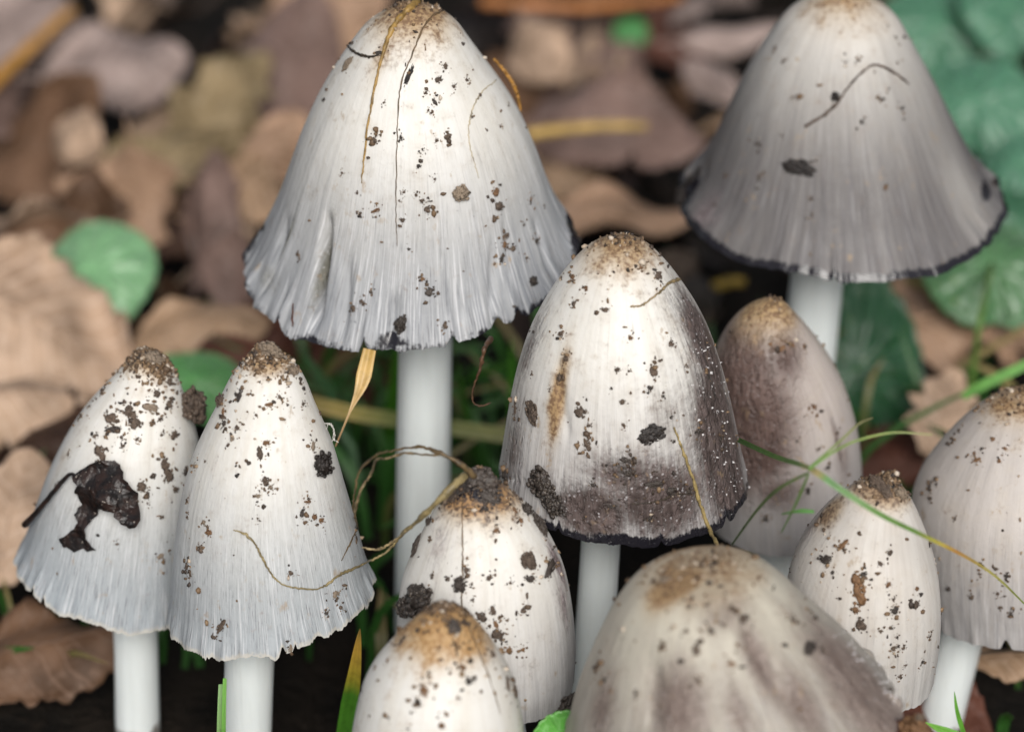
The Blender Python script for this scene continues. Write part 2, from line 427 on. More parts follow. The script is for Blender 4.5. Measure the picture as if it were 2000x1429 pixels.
# ---------------------------------------------------------------- mushrooms (profiles in cm: radius r and sideways offset o from tip to rim)
NT_, NTH = 120, 420
class Cap: pass
def knots(v, t):
    v = np.asarray(v); n = len(v); tk = np.linspace(0, 1, n); h = tk[1]
    m = np.gradient(v, tk); i = np.clip((t / h).astype(int), 0, n - 2); u = (t - tk[i]) / h
    return (2*u**3-3*u**2+1)*v[i] + (u**3-2*u**2+u)*h*m[i] + (-2*u**3+3*u**2)*v[i+1] + (u**3-u**2)*h*m[i+1]
def cap_grid(c, T, TH, d=None):
    base = np.array(c['base']) * CM
    r = knots(c['r'], T)[:, None] * CM * np.ones((1, len(TH)))
    o = knots(c['o'], T)[:, None] * CM
    t = T[:, None]; th = TH[None, :]
    z = c['H'] * CM * (1 - t ** 1.7) + c['tilt'] * r * np.cos(th) * t ** 2
    if d:
        rng = np.random.default_rng(d['seed'])
        r = r * (1 + d.get('lump', .012) * fourier(rng, (2, 5), 5, TH)[None] * smooth01(.1, .6, t))
        shift = .05 * fourier(rng, (1, 4), 4, TH)[None]
        pl = fourier(rng, (7, 22), 9, TH)[None] * .8 + fourier(rng, (28, 70), 12, TH)[None] * .2
        r = r + d.get('pleat', .02) * CM * pl * np.clip(t + shift, 0, 1) ** d.get('pp', 5)
        r = r + .0022 * CM * fourier(rng, (30, 90), 16, TH)[None] * smooth01(.25, .8, t)
        for (th0, t0, th1, t1, w, dep) in c.get('fold', []):
            k = np.clip((t - t0) / (t1 - t0), 0, 1)
            dth = (th - (th0 + (th1 - th0) * k) + np.pi) % (2 * np.pi) - np.pi
            win = smooth01(t0 - .02, t0 + (t1 - t0) * .5, t) * (1 - smooth01(t1 - .01, t1 + .05, t) if t1 < .97 else 1)
            r = r - dep * CM * np.exp(-(dth * knots(c['r'], T)[:, None] / w) ** 2) * win
        rag = d.get('rag', .06)
        e = .62 * fourier(rng, (3, 11), 7, TH) + .20 * fourier(rng, (18, 60), 12, TH) + .45 * np.abs(fourier(rng, (60, 170), 16, TH))
        z = z - rag * CM * e[None] * smooth01(.86, 1, t)
        for _ in range(d.get('splits', 5)):
            th0 = rng.uniform(0, 6.283); w = rng.uniform(.012, .03); dep = rng.uniform(.08, .25) * d.get('splitd', 1)
            dth = (th - th0 + np.pi) % (2 * np.pi) - np.pi
            z = z + dep * CM * np.exp(-(dth / w) ** 2) * smooth01(.9, 1, t)
        r = r + CM * (d.get('curl', .03) * (1 + .8 * fourier(rng, (8, 40), 10, TH)))[None] * smooth01(.94, 1, t)
    a = np.array([c['lean'][0], c['lean'][1], 1.0]); a /= np.linalg.norm(a)
    x = np.array([1.0, 0, 0]) - a * a[0]; x /= np.linalg.norm(x)
    f = np.cross(x, a)
    if f[1] > 0: f = -f
    return base + z[..., None] * a + (o + r * np.cos(th))[..., None] * x + (r * np.sin(th))[..., None] * f
def bvh_of(G):
    nt, nh = G.shape[:2]
    F = grid_faces(nt, nh, True)
    return BVHTree.FromPolygons([tuple(v) for v in G.reshape(-1, 3).tolist()], F.tolist()), F
def cast(bvh, px, py):
    d = Vector(ray(px, py)).normalized()
    return bvh.ray_cast(Vector(C0), d, 5.0)
TT = np.linspace(.012, 1, NT_)
THV = np.linspace(-np.pi / 2, 1.5 * np.pi, NTH, endpoint=False)
CAPOBJ = {}
def make_mushroom(key, label, d, mat, masks, stem, group='clump of inkcap mushrooms'):
    c = dict(CAPS[key])
    # first the smooth cap, to turn points seen in the photo into places on its surface
    T0, H0 = np.linspace(.012, 1, 60), np.linspace(-np.pi/2, 1.5*np.pi, 120, endpoint=False)
    G0 = cap_grid(c, T0, H0); b0, F0 = bvh_of(G0)
    def on(px, py):
        h = cast(b0, px, py)
        if h[0] is None:
            y = c['base'][1] * CM
            h = b0.find_nearest(Vector(at_y(px, py, y)))
        k = h[2]; i, j = divmod(k, 120)
        return H0[j] + .026, T0[i]
    c['fold'] = [(*on(*p0), *on(*p1), w, dep) for (p0, p1, w, dep) in d.get('folds', [])]
    G = cap_grid(c, TT, THV, d)
    t = TT[:, None] * np.ones((1, NTH)); th = np.ones((NT_, 1)) * THV
    rr = knots(c['r'], TT)[:, None]
    arc = np.concatenate([[0], np.cumsum(np.hypot(np.diff(knots(c['r'], TT)), np.diff(c['H'] * (1 - TT ** 1.7))))])[:, None]
    S = np.zeros((NT_, NTH, 4))
    g = d.get('grey', (.45, 1.0, .8)); S[..., 2] = smooth01(g[0], g[1], t) * g[2]
    o = d.get('ochre', (.0, .3, .6)); S[..., 1] = (1 - smooth01(o[0], o[1], t)) * o[2]
    k = d.get('ink', (.955, 1.0, .9)); S[..., 3] = smooth01(k[0], k[1], t) * k[2]
    for (ch, px, py, sa, sm, st) in masks:
        th0, t0 = on(px, py)
        a0 = np.interp(t0, TT, arc[:, 0])
        dth = (th - th0 + np.pi) % (2 * np.pi) - np.pi
        wv = np.exp(-(np.abs(dth * rr) / sa) ** 1.8 - (np.abs(arc - a0) / sm) ** 1.8) * st
        i = 'sogk'.index(ch)
        S[..., i] = np.maximum(S[..., i], wv) if st > 0 else S[..., i] * (1 + wv)
    # stem line
    base = np.array(c['base']) * CM
    if stem and 'top' in stem:
        p0, p1 = at_y(*stem['top'], base[1]), at_y(*stem['bot'], base[1])
        rad_ = stem['w'] / 2 * np.linalg.norm(p0 - C0) / FPX
    else:
        p0, p1 = base, base - np.array([stem.get('dx', 0) * CM, 0, .03]); rad_ = stem.get('r', .42) * CM
    dv = (p1 - p0) / (p1[2] - p0[2])
    foot = p0 + dv * (-.006 - p0[2])
    head = base + (p0 + dv * (base[2] + c['H'] * CM * .62 - p0[2]) - base) * np.array([.6, .6, 1]) + np.array([c['lean'][0], c['lean'][1], 0]) * c['H'] * CM * .5
    mid = p0 + dv * (base[2] * .5 - p0[2]); neck = p0 + dv * (base[2] * .96 - p0[2])
    root = empty('inkcap_mushroom', (float(foot[0]), float(foot[1]), 0.0))
    props(root, label, 'mushroom', group)
    off = np.array([foot[0], foot[1], 0.0])
    V = G.reshape(-1, 3)
    me = mesh_np('cap', V - off, np.vstack([grid_faces(NT_, NTH, True)[:, ::-1]]))
    fib = np.stack([np.cos(th), np.sin(th), t], -1)
    attr(me, 'fib', 'FLOAT_VECTOR', fib); attr(me, 'mask', 'FLOAT_COLOR', np.clip(S, 0, 1))
    cap = link('cap', me, mat, root)
    # a small disc closes the tip
    # gills: dark inner face of the cap, joined to the rim
    rows = [G[-1]]
    ax = G.mean(axis=1)
    for q, kk in enumerate((1, 3, 7, 13, 21, 31, 43)):
        row = G[-1 - kk]; cen = ax[-1 - kk]
        rr_ = np.linalg.norm(row - cen, axis=1, keepdims=True)
        inset = CM * (.05 + .035 * q) * (1 + .5 * np.sign(np.sin(THV * 70)))[:, None] * (1 if q else .5)
        rows.append(cen + (row - cen) * np.maximum(1 - inset / rr_, .25))
    GG = np.stack(rows)
    mg = mesh_np('gills', GG.reshape(-1, 3) - off, grid_faces(len(rows), NTH, True))
    attr(mg, 'fib', 'FLOAT_VECTOR', np.stack([np.cos(THV) * np.ones((len(rows), 1)), np.sin(THV) * np.ones((len(rows), 1)), np.arange(len(rows))[:, None] * .1 * np.ones(NTH)], -1))
    link('gills', mg, M_GILL, cap)
    rng = np.random.default_rng(d['seed'] + 50)
    n = 44; P = spline([foot, mid, neck, head], n)
    bend = np.sin(np.linspace(0, np.pi, n)) * rng.uniform(-.03, .03) * CM
    P[:, 0] += bend
    rad2 = rad_ * (1.0 + .10 * np.linspace(1, 0, n) ** 2 + .012 * np.sin(np.linspace(0, 9, n) + d['seed']))
    Vs, Fs = tube(P, rad2, 36)
    Vs = Vs.reshape(n, 36, 3)
    Vs = P[:, None] + (Vs - P[:, None]) * (1 + .012 * rng.standard_normal((1, 36, 1)))
    link('stem', mesh_np('stem', Vs.reshape(-1, 3) - off, Fs), M_STEM, root)
    o_ = Cap(); o_.bvh = bvh_of(G)[0]; o_.G = G; o_.c = c; o_.key = key; o_.label = label
    o_.root = root; CAPOBJ[key] = o_

WHITE = dict(white=(.75, .735, .70), cream=(.67, .645, .59), cream2=(.54, .48, .40), grey=(.33, .345, .37), thread=.60, threadc=(.11, .11, .12), tip=(.47, .345, .205),
             stain=(.16, .115, .115), stain2=(.34, .28, .285), och=(.36, .235, .115), och2=(.17, .095, .05))
def pal(**k): p = dict(WHITE); p.update(k); return p

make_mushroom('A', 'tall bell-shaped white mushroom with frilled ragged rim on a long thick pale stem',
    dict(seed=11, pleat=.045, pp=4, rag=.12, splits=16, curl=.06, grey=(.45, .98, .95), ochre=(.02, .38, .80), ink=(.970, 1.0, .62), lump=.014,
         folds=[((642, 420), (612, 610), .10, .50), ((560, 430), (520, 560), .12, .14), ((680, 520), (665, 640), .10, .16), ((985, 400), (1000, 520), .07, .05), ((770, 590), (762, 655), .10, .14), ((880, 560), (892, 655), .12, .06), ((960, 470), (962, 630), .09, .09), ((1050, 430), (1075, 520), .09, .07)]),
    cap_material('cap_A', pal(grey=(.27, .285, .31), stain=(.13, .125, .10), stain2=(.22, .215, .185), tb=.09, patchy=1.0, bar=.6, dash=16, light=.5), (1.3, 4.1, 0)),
    [('o', 770, 30, .45, .5, .75), ('o', 740, 110, .25, .6, .42), ('g', 580, 480, .5, 1.0, .75), ('g', 625, 530, .15, .9, 1.0), ('s', 628, 520, .11, .75, 1.1), ('s', 560, 470, .05, .5, .7), ('s', 520, 560, .4, .25, .45), ('g', 600, 330, .35, 1.4, .45),  # grey and olive blobs on the left paint the shade of the folds
     ('k', 760, 665, .35, .18, 1.0), ('k', 690, 625, .2, .1, .65), ('k', 1020, 650, .5, .15, .9), ('k', 1120, 460, .5, .3, 1.2), ('k', 500, 470, .4, .35, .9)],
    dict(top=(831, 690), bot=(826, 1090), w=101))
make_mushroom('B1', 'white mushroom with tilted cone cap, gritty tip and a torn black leaf stuck on it',
    dict(seed=22, pleat=.008, pp=6, rag=.10, splits=6, curl=.035, grey=(.42, 1.0, 1.0), ochre=(.02, .34, .74), ink=(.98, 1.0, .25)),
    cap_material('cap_B1', pal(grey=(.30, .335, .365), bar=.25, dash=24, thread=.85, edge=1, light=.5), (2.7, .5, 0)),
    [('o', 300, 705, .6, .35, .9), ('o', 120, 900, .2, .8, .25)], dict(top=(263, 1237), bot=(268, 1429), w=82))
make_mushroom('B2', 'white cone-shaped mushroom with soil crust on its tip leaning against the cap beside it',
    dict(seed=33, pleat=.008, pp=6, rag=.11, splits=7, curl=.045, grey=(.45, 1.0, .92), ochre=(.02, .33, .72), ink=(.98, 1.0, .30)),
    cap_material('cap_B2', pal(grey=(.30, .335, .365), bar=.25, dash=24, thread=.85, edge=1, light=.5), (9.7, 3.5, 0)),
    [('o', 520, 705, .6, .35, .9)], dict(top=(489, 1280), bot=(483, 1429), w=93))
make_mushroom('E', 'rounded white mushroom with purple-brown dissolving patches and a black wet rim',
    dict(seed=44, pleat=.022, rag=.05, splits=7, curl=.02, grey=(.45, 1.0, .75), ochre=(.02, .40, .70), ink=(.962, 1.0, .9),
         folds=[((1090, 690), (1110, 850), .12, .05), ((1170, 950), (1160, 1060), .05, .05)]),
    cap_material('cap_E', pal(grey=(.30, .285, .295), stain=(.034, .021, .018), stain2=(.125, .092, .086), rough=.34), (4.7, 7.5, 0)),
    [('s', 1415, 870, .85, 1.7, 1.35), ('s', 1385, 680, .6, 1.3, 1.2), ('s', 1430, 960, .7, .9, 1.35), ('s', 1150, 1005, .8, .60, 1.15), ('s', 1290, 990, 1.0, .75, 1.15), ('s', 1230, 935, .9, .5, .82),
     ('s', 1310, 820, .45, .9, .40), ('s', 1000, 880, .45, 1.1, .55), ('s', 1030, 690, .36, 1.0, .60), ('o', 1086, 780, .17, .85, 1.0), ('o', 1210, 480, .7, .35, .55), ('k', 1220, 1060, 1.0, .10, 1.0), ('k', 1420, 1010, .4, .15, .7)],
    dict(top=(1174, 1071), bot=(1160, 1282), w=76))
make_mushroom('F', 'wide grey conical mushroom with dark crinkled rim standing before green leaves',
    dict(seed=55, pleat=.014, pp=5, rag=.09, splits=9, splitd=.7, curl=.035, grey=(.18, .90, 1.0), ochre=(.03, .46, .66), ink=(.965, 1.0, 1.0), lump=.016,
         folds=[((1690, 350), (1692, 440), .03, .04), ((1380, 330), (1350, 440), .3, .10)]),
    cap_material('cap_F', pal(white=(.64, .615, .575), cream=(.52, .495, .46), grey=(.105, .097, .098), thread=.40, light=.12, bar=.45, tb=.14), (6.7, 1.5, 0)),
    [('g', 1400, 430, .9, 1.1, 1.0), ('g', 1560, 470, 1.2, .9, 1.0), ('g', 1880, 380, .55, 1.2, -.45), ('s', 1370, 420, .5, .6, .45), ('k', 1330, 420, .55, .5, 1.2), ('k', 1400, 500, .6, .18, .8), ('k', 1930, 380, .5, .2, 1.1)],
    dict(top=(1594, 556), bot=(1578, 700), w=100))
make_mushroom('C', 'white egg-shaped mushroom with a wet mud-capped tip and straw caught on it',
    dict(seed=66, pleat=.014, rag=.06, splits=4, curl=.0, grey=(.45, 1.0, .62), ochre=(.16, .46, 1.0), ink=(.985, 1.0, .3)),
    cap_material('cap_C', pal(och=(.34, .19, .075), och2=(.075, .042, .03), tb=.08, grey=(.36, .355, .375)), (8.7, 2.5, 0)),
    [('k', 950, 955, .55, .35, 1.0), ('k', 900, 960, .3, .3, .8), ('s', 1095, 1110, .22, .5, .95), ('s', 1100, 1180, .2, .6, .6), ('s', 860, 1060, .3, 1.0, .35)],
    dict(dx=-.35, r=.55))
make_mushroom('K', 'cream white mushroom with smooth ochre-stained dome in front of the egg-shaped cap',
    dict(seed=77, pleat=.010, rag=.05, splits=3, curl=.0, grey=(.7, 1.0, .3), ochre=(.10, .55, 1.0), ink=(.985, 1.0, .3)),
    cap_material('cap_K', pal(white=(.73, .72, .69), och=(.45, .28, .12), och2=(.30, .16, .055)), (1.7, 8.5, 0)),
    [('o', 850, 1190, .5, .4, 1.0), ('o', 800, 1220, .35, .5, .8), ('s', 886, 1225, .22, .16, .8)], dict(r=.5))
make_mushroom('J', 'broad blurred grey-brown mushroom with streaked cap and shaggy edge in front of the group',
    dict(seed=88, pleat=.03, pp=2.5, rag=.09, splits=8, curl=.04, grey=(.30, 1.0, .75), ochre=(.05, .40, .42), ink=(.97, 1.0, .5), lump=.02,
         folds=[((1430, 1190), (1560, 1400), .16, .10), ((1280, 1270), (1270, 1420), .2, .10)]),
    cap_material('cap_J', pal(white=(.54, .505, .42), cream=(.42, .385, .32), grey=(.25, .22, .20), stain=(.14, .10, .085), stain2=(.25, .20, .175), thread=.5, tip=(.40, .27, .14), stn=.6, tb=.30), (3.7, 5.5, 0)),
    [('o', 1310, 1150, .40, .50, 1.2), ('s', 1310, 1165, .2, .25, .9), ('o', 1300, 1110, .7, .25, .65), ('o', 1340, 1070, .9, .14, .75), ('s', 1690, 1350, .8, 1.5, 1.15), ('s', 1640, 1270, .4, 1.1, .75), ('s', 1330, 1390, .65, .9, .85), ('s', 1490, 1300, .3, 1.0, .80),
     ('s', 1170, 1390, .45, .8, .72), ('s', 1570, 1390, .4, .9, .75), ('s', 1420, 1200, .6, .5, .55), ('s', 1450, 1400, .3, .8, .6)], dict(r=.55))
make_mushroom('G', 'mauve-brown egg-shaped mushroom with white flaking side and ochre tip',
    dict(seed=99, pleat=.014, rag=.05, splits=4, curl=.0, grey=(.5, 1.0, .55), ochre=(.03, .40, .72), ink=(.98, 1.0, .4)),
    cap_material('cap_G', pal(white=(.52, .465, .43), cream=(.40, .34, .31), stain=(.06, .034, .028), stain2=(.14, .092, .080), rough=.28, och=(.40, .27, .13), stn=.35), (5.1, 6.5, 0)),
    [('s', 1450, 760, 1.2, 2.2, .85), ('s', 1640, 880, .10, .8, .6), ('s', 1440, 820, 1.1, 1.6, 1.4), ('s', 1530, 700, .6, .8, .8), ('s', 1470, 640, .5, .6, .5), ('s', 1490, 880, .7, .9, 1.0), ('s', 1430, 670, .6, .8, .78), ('s', 1520, 720, .7, 1.0, .62), ('s', 1520, 960, .7, .6, .65), ('s', 1650, 900, .25, .9, .45)], dict(r=.5))
make_mushroom('H', 'plump white egg-shaped mushroom with brown crusted tip and grass stem across it',
    dict(seed=111, pleat=.014, rag=.06, splits=4, curl=.0, grey=(.6, 1.0, .35), ochre=(.12, .36, 1.0), ink=(.99, 1.0, .1)),
    cap_material('cap_H', pal(och=(.30, .20, .12), och2=(.12, .075, .05), white=(.64, .61, .57), cream=(.55, .51, .465), tb=.16), (7.1, 3.3, 0)),
    [('s', 1575, 1030, .3, .8, .40), ('o', 1620, 1000, .3, .4, .8), ('s', 1720, 960, .35, .25, .85)], dict(r=.45))
make_mushroom('I', 'pale grey-white mushroom with brown dotted tip and bare slanting stem beside the egg-shaped cap',
    dict(seed=122, pleat=.02, rag=.05, splits=4, curl=.03, grey=(.55, 1.0, .75), ochre=(.04, .40, .72), ink=(.985, 1.0, .2)),
    cap_material('cap_I', pal(white=(.53, .49, .46), cream=(.44, .40, .37), grey=(.30, .295, .30), tb=.14), (2.1, 9.3, 0)),
    [('o', 1960, 790, .6, .4, .75)], dict(top=(1872, 1272), bot=(1846, 1370), w=82))

# ---------------------------------------------------------------- soil crumbs, mud and grit on the caps
import bmesh
def ico(sub):
    bm = bmesh.new(); bmesh.ops.create_icosphere(bm, subdivisions=sub, radius=1)
    v = np.array([x.co[:] for x in bm.verts]); f = np.array([[x.index for x in p.verts] for p in bm.faces]); bm.free()
    return v, f
I1, I2, I3 = ico(1), ico(2), ico(3)

def lump_mesh(name, seed, n, flat=.7, core=.72):
    """one crumb: a knobbly core with smaller grains clinging to it, radius about 1"""
    rng = np.random.default_rng(seed)
    V, F, k = [], [], 0
    def add(base, cen, s):
        nonlocal k
        v = base[0] * (1 + .22 * rng.standard_normal((len(base[0]), 1))) * s * rng.uniform(.75, 1.25, 3)
        V.append(v + cen); F.append(base[1] + k); k += len(v)
    for _ in range(3 if n < 30 else 7):
        d = rng.standard_normal(3); d /= np.linalg.norm(d)
        add(I2 if n < 30 else I3, d * .38 * np.array([1, 1, .6]), core * rng.uniform(.45, .8))
    for _ in range(n):
        d = rng.standard_normal(3); d /= np.linalg.norm(d)
        add(I1, d * rng.uniform(.55, .98) * np.array([1, 1, .75]), rng.uniform(.08, .24))
    V = np.concatenate(V) * np.array([1, 1, flat])
    return mesh_np(name, V, np.concatenate(F), smooth=False)
CR = [lump_mesh('soil_crumb', s, n, f) for s, n, f in ((1, 14, .7), (2, 18, .6), (3, 10, .8), (4, 22, .6), (5, 16, .5), (6, 12, .7))]
CL = [lump_mesh('soil_lump', s, n, f) for s, n, f in ((11, 70, .8), (12, 90, .75), (13, 60, .9))]
for m in CR + CL: m.materials.append(M_SOIL)
prng = random.Random(5)
def stick(me, hit, nor, size_m, name, mat, label, group=None, cat='soil', aspect=1.0, ang=None, flat=1.0, sink=.15):
    o = bpy.data.objects.new(name, me); COL.objects.link(o)
    z = Vector(nor).normalized()
    if ang is None: ang = prng.uniform(0, 180)
    sd = Vector(RT) * math.cos(rad(ang)) - Vector(UP) * math.sin(rad(ang))
    x = (sd - z * sd.dot(z)).normalized(); y = z.cross(x)
    R = Matrix((x, y, z)).transposed()
    s = size_m / 2
    o.matrix_world = Matrix.Translation(Vector(hit) + z * s * (.5 - sink) * flat) @ R.to_4x4() @ Matrix.Diagonal((s * math.sqrt(aspect), s / math.sqrt(aspect), s * flat, 1))
    o.material_slots[0].link = 'OBJECT'; o.material_slots[0].material = mat
    return props(o, label, cat, group)
CAPWORD = {'A': 'tall bell-shaped cap with frilled rim', 'B1': 'tilted white cap with the torn black leaf', 'B2': 'white cone cap with soil-crusted tip',
           'E': 'white cap with purple-brown dissolving patches', 'F': 'wide grey conical cap', 'C': 'egg-shaped cap with the mud-capped tip', 'K': 'cream cap with ochre-stained dome',
           'J': 'broad blurred grey-brown cap', 'G': 'mauve-brown cap with the flaking side', 'H': 'plump white cap with brown crusted tip', 'I': 'pale cap with brown dotted tip'}
# per cap: (x, y, size[, aspect, angle, kind]) in the enlarged view named by the region
S_, D_, Y_, U_ = M_SOIL, M_MUD, M_SANDY, M_RUST
CRUMBS = {
 'A': (R1, [(785,835,36),(1055,765,36,1,0,U_),(1068,820,46),(797,1163,42,1.4,0,D_),(865,543,30),(582,558,36),(750,663,22,1,0,D_),(1100,940,26),(1125,990,28),(1078,1035,26,1,0,D_),(1090,975,26,1,0,U_),(1220,963,28,1,0,D_),
   (687,877,26),(856,1300,26),(813,407,26,2,50,D_),(830,320,32),(855,265,22),(943,317,22),(890,345,20),(592,213,26,1.6,10,D_),(740,778,16),(766,800,18),(692,765,12),(676,800,14),(712,993,16,1,0,D_),(518,850,14),(490,1230,34),(525,1205,24),
   (1250,820,12),(1195,795,18,1,0,U_),(963,467,16),(995,380,16),(1022,520,12),(788,440,12),(777,370,14),(800,450,12),(765,1112,22,1,0,U_),(580,840,26,2.6,-25,U_),(505,770,14),(625,165,18,1,0,D_),(270,1015,20),(768,597,14,1,0,D_),(815,715,14),(822,560,16),(1110,420,10),(680,552,20,2.4,90,D_),(560,1165,16),(1170,895,16),(1180,1030,16),(1130,1222,12),(445,690,14),(613,410,12),(1075,505,12)]),
 'B1': (R3, [(600,170,38),(605,255,36),(540,270,46,1.6,15,Y_),(560,218,32),(575,310,20),(620,365,32),(580,362,18),(590,470,50,1.3,70),(600,512,48,1.3,60),(505,550,42),(628,562,28),(662,495,28,1,0,D_),(455,270,56),(485,325,52),(400,310,46),(405,347,46,2.6,-8,D_),(475,300,40),(360,430,46,1.4,70),(440,375,20),(340,370,20),(350,200,24),(575,800,30,1.3,-30,Y_),(580,660,18),(245,435,14),(200,545,16),(420,755,14),(440,405,16),(300,250,14),(265,295,20),(490,380,14),(530,610,12)]),
 'B2': (R3, [(800,328,34,1.4,-40,D_),(832,380,24,1,0,Y_),(850,340,20),(930,430,40,2.2,80),(955,395,26,1,0,U_),(950,530,32),(975,552,26,1,0,Y_),(925,583,22,1,0,Y_),(720,772,32),(670,835,28),(682,860,26),(750,715,28,1,0,U_),(735,680,24,1,0,Y_),(1082,645,32,2,100,D_),(1103,605,20,2,5,U_),(1125,660,26,1,0,U_),(1150,672,24,1,0,U_),(795,1050,40,2.4,-45),(770,1085,28),(1200,935,34,1,0,Y_),(1040,860,20),(1220,982,18),(1168,1005,16,1,0,D_),(1275,737,20,1,0,D_),(1085,250,22),(1030,258,14),(965,258,24,1.6,0,U_),(918,295,14),(860,222,38,2.6,-60,D_),(670,600,14),(700,475,22,1,0,Y_),(735,460,14),(1040,1128,22,1.6,90,Y_),(845,220,18,1,0,D_),(800,285,26,2.4,95,U_),(672,660,14),(925,665,12),(1075,180,20),(1000,230,16),(1120,405,30,2,95,Y_)]),
 'E': (R4, [(695,630,52,1.5,65),(680,700,26,1,0,D_),(565,755,28),(395,800,56,1.4,20),(712,230,40),(645,195,24,1,0,U_),(768,515,34),(312,475,28),(332,575,30),(308,655,36),(420,935,40,1.5,80),(430,850,24),(495,373,34,1.5,10),(365,347,24),(312,240,20),(360,240,30,1.5,80,U_),(580,1000,36,1.6,20,D_),(583,1045,46,1.6,20,D_),(500,1020,18,1,0,D_),(700,1100,54,2.4,5,D_),(765,1125,44,1,0,D_),(840,1130,30,1,0,D_),(680,1240,22,1,0,D_),(920,655,30,1.4,-30,D_),(975,910,26,1.6,90,D_),(883,880,30,1,0,D_),(735,733,16,1,0,D_),(770,820,18,1,0,D_),(780,920,16,1,0,D_),(440,1095,26,1.8,40,D_),(600,490,26,1,0,U_),(520,700,14,1,0,D_),(570,850,18),(415,285,24,1,0,U_),(545,620,22),(595,625,16),(525,1190,34,2.2,0,D_),(405,1240,12,1,0,D_),(120,790,36,1.6,90),(160,455,12),(190,640,12),(265,700,12),(835,610,16),(1040,910,20,2,90,D_),(85,1065,60,1,0,D_)]),
 'C': (R5, [(925,690,58,1.5,10,D_),(1020,640,84,2.2,-30,D_),(725,688,30),(455,678,28),(530,690,26),(835,707,24),(893,843,40),(745,845,40,1.4,80),(760,910,36,1.8,60,U_),(770,965,70,1.3,80),(690,875,50),(815,1030,45,1.5,0,U_),(890,1030,30,1.3,0,U_),(445,500,26,1.6,100),(880,412,32,1,0,U_),(765,460,30,1,0,U_),(985,465,30,1.5,30),(460,300,32,1,0,D_),(620,650,40),(595,690,30),(940,635,24,1,0,U_),(1010,678,20),(850,360,30,1.5,60,U_),(720,350,50,1,0,D_),(850,285,40),(650,790,16),(815,890,16,1,0,Y_),(645,718,14)]),
 'K': (R5, [(630,1185,46,1,0,D_),(743,1055,38),(815,1195,58,2.4,100),(415,1235,52,1.6,100,U_),(885,1230,54),(435,1160,24,1.5,10),(540,1145,22,1,0,U_),(600,1120,34,1,0,U_),(500,1395,38,1,0,U_),(265,965,40,2.2,-30),(180,1120,24,1,0,Y_),(340,1410,16,1,0,D_),(630,910,34),(525,1345,20,1,0,U_),(575,1265,18,1,0,U_),(380,1300,20,1,0,U_),(480,1358,12),(690,985,20,1,0,U_),(240,1085,26,1,0,U_),(490,1020,20,1,0,U_),(570,1005,22,1,0,U_),(245,1360,14,1,0,D_),(660,1160,12,1,0,U_)]),
 'J': (R6, [(1030,495,65),(970,440,40),(850,550,32),(775,665,55),(590,645,36),(245,740,48,2,70),(280,825,36,1,0,D_),(785,825,28),(745,860,26),(450,900,28),(1460,665,26,1.8,90,D_),(1295,490,48,2.2,95),(1400,460,40,1.6,60),(970,740,36,1.6,0,U_),(930,530,26),(320,885,22,1,0,U_),(1000,635,20,1,0,U_),(610,240,30),(800,210,30),(720,560,26),(840,415,30),(740,430,30)]),
 'H': (R7, [(385,875,48,1.5,5,D_),(588,853,20),(405,917,16,1,0,D_),(485,945,46,1.6,80,U_),(490,985,56,1.6,80,U_),(483,1030,34,1.6,90,U_),(497,1085,50,1.3,80),(603,1037,28,1,0,D_),(670,1020,32),(558,890,18),(583,955,18,1,0,U_),(595,1093,18,1,0,D_),(600,1160,24),(632,1160,14),(612,1125,12,1,0,D_),(693,1205,16,1,0,D_),(560,1105,12),(600,1000,16),(505,925,28,1,0,D_),(620,1250,14),(675,970,18,1,0,U_),(640,1215,10),(440,830,30,2.2,-35,U_),(718,1120,14),(700,1170,12)]),
 'I': (R7, [(718,645,30,1.6,80,D_),(737,617,18),(790,497,20,1.6,80,D_),(885,520,14,1.6,0,D_),(810,462,14),(852,992,24),(930,905,18),(963,928,16,1,0,D_),(935,985,14),(945,1030,16),(870,557,20,1.6,0,U_),(880,920,14),(860,535,14,1,0,U_),(920,490,16,1,0,U_),(720,680,18),(800,745,12),(880,890,14),(980,1045,26,3,95,D_),(960,520,14,1,0,U_),(940,560,14,1,0,U_)]),  # the longest dark crumb stands in for a slit in the cap
 'G': (R7, [(345,385,24,1.4,30,U_),(412,253,12,1,0,D_),(290,495,10,1,0,D_),(390,580,18,1,0,D_),(240,200,22,1.8,-30,U_),(275,185,18,1,0,U_),(312,192,16,1,0,U_),(205,185,14,1,0,U_),(360,520,14),(420,470,16),(325,655,20,1.6,80,D_),(190,745,18,1,0,D_)]),
 'F': (R2, [(605,628,18,1,0,D_),(800,472,18,1,0,D_),(780,500,12,1,0,D_),(955,422,16,1,0,D_),(465,190,16),(500,235,16),(735,210,12,1,0,D_),(405,562,16,1,0,D_),(400,688,16),(890,727,20,1,0,U_),(230,795,14,1,0,D_),(740,240,12,1,0,D_),(905,345,12,1,0,D_),(880,385,20,1.8,0,D_),(785,235,12),(850,280,10),(930,145,12),(945,175,10),(535,380,10),(490,525,10),(605,770,12,1,0,D_),(605,830,12),(600,985,12,1,0,Y_),(900,100,12),(270,680,12)]),
}
def crumb_words(px, asp, mt):
    size = 'tiny' if px < 8 else 'small' if px < 14 else 'middling' if px < 20 else 'large'
    tone = {M_MUD: 'blackish', M_SANDY: 'sandy', M_RUST: 'rusty'}.get(mt, 'brown')
    return '%s %s%s soil crumb on the ' % (size, tone, ' elongated' if asp > 1.3 else '')
HALO = {k: [] for k in CAPOBJ}
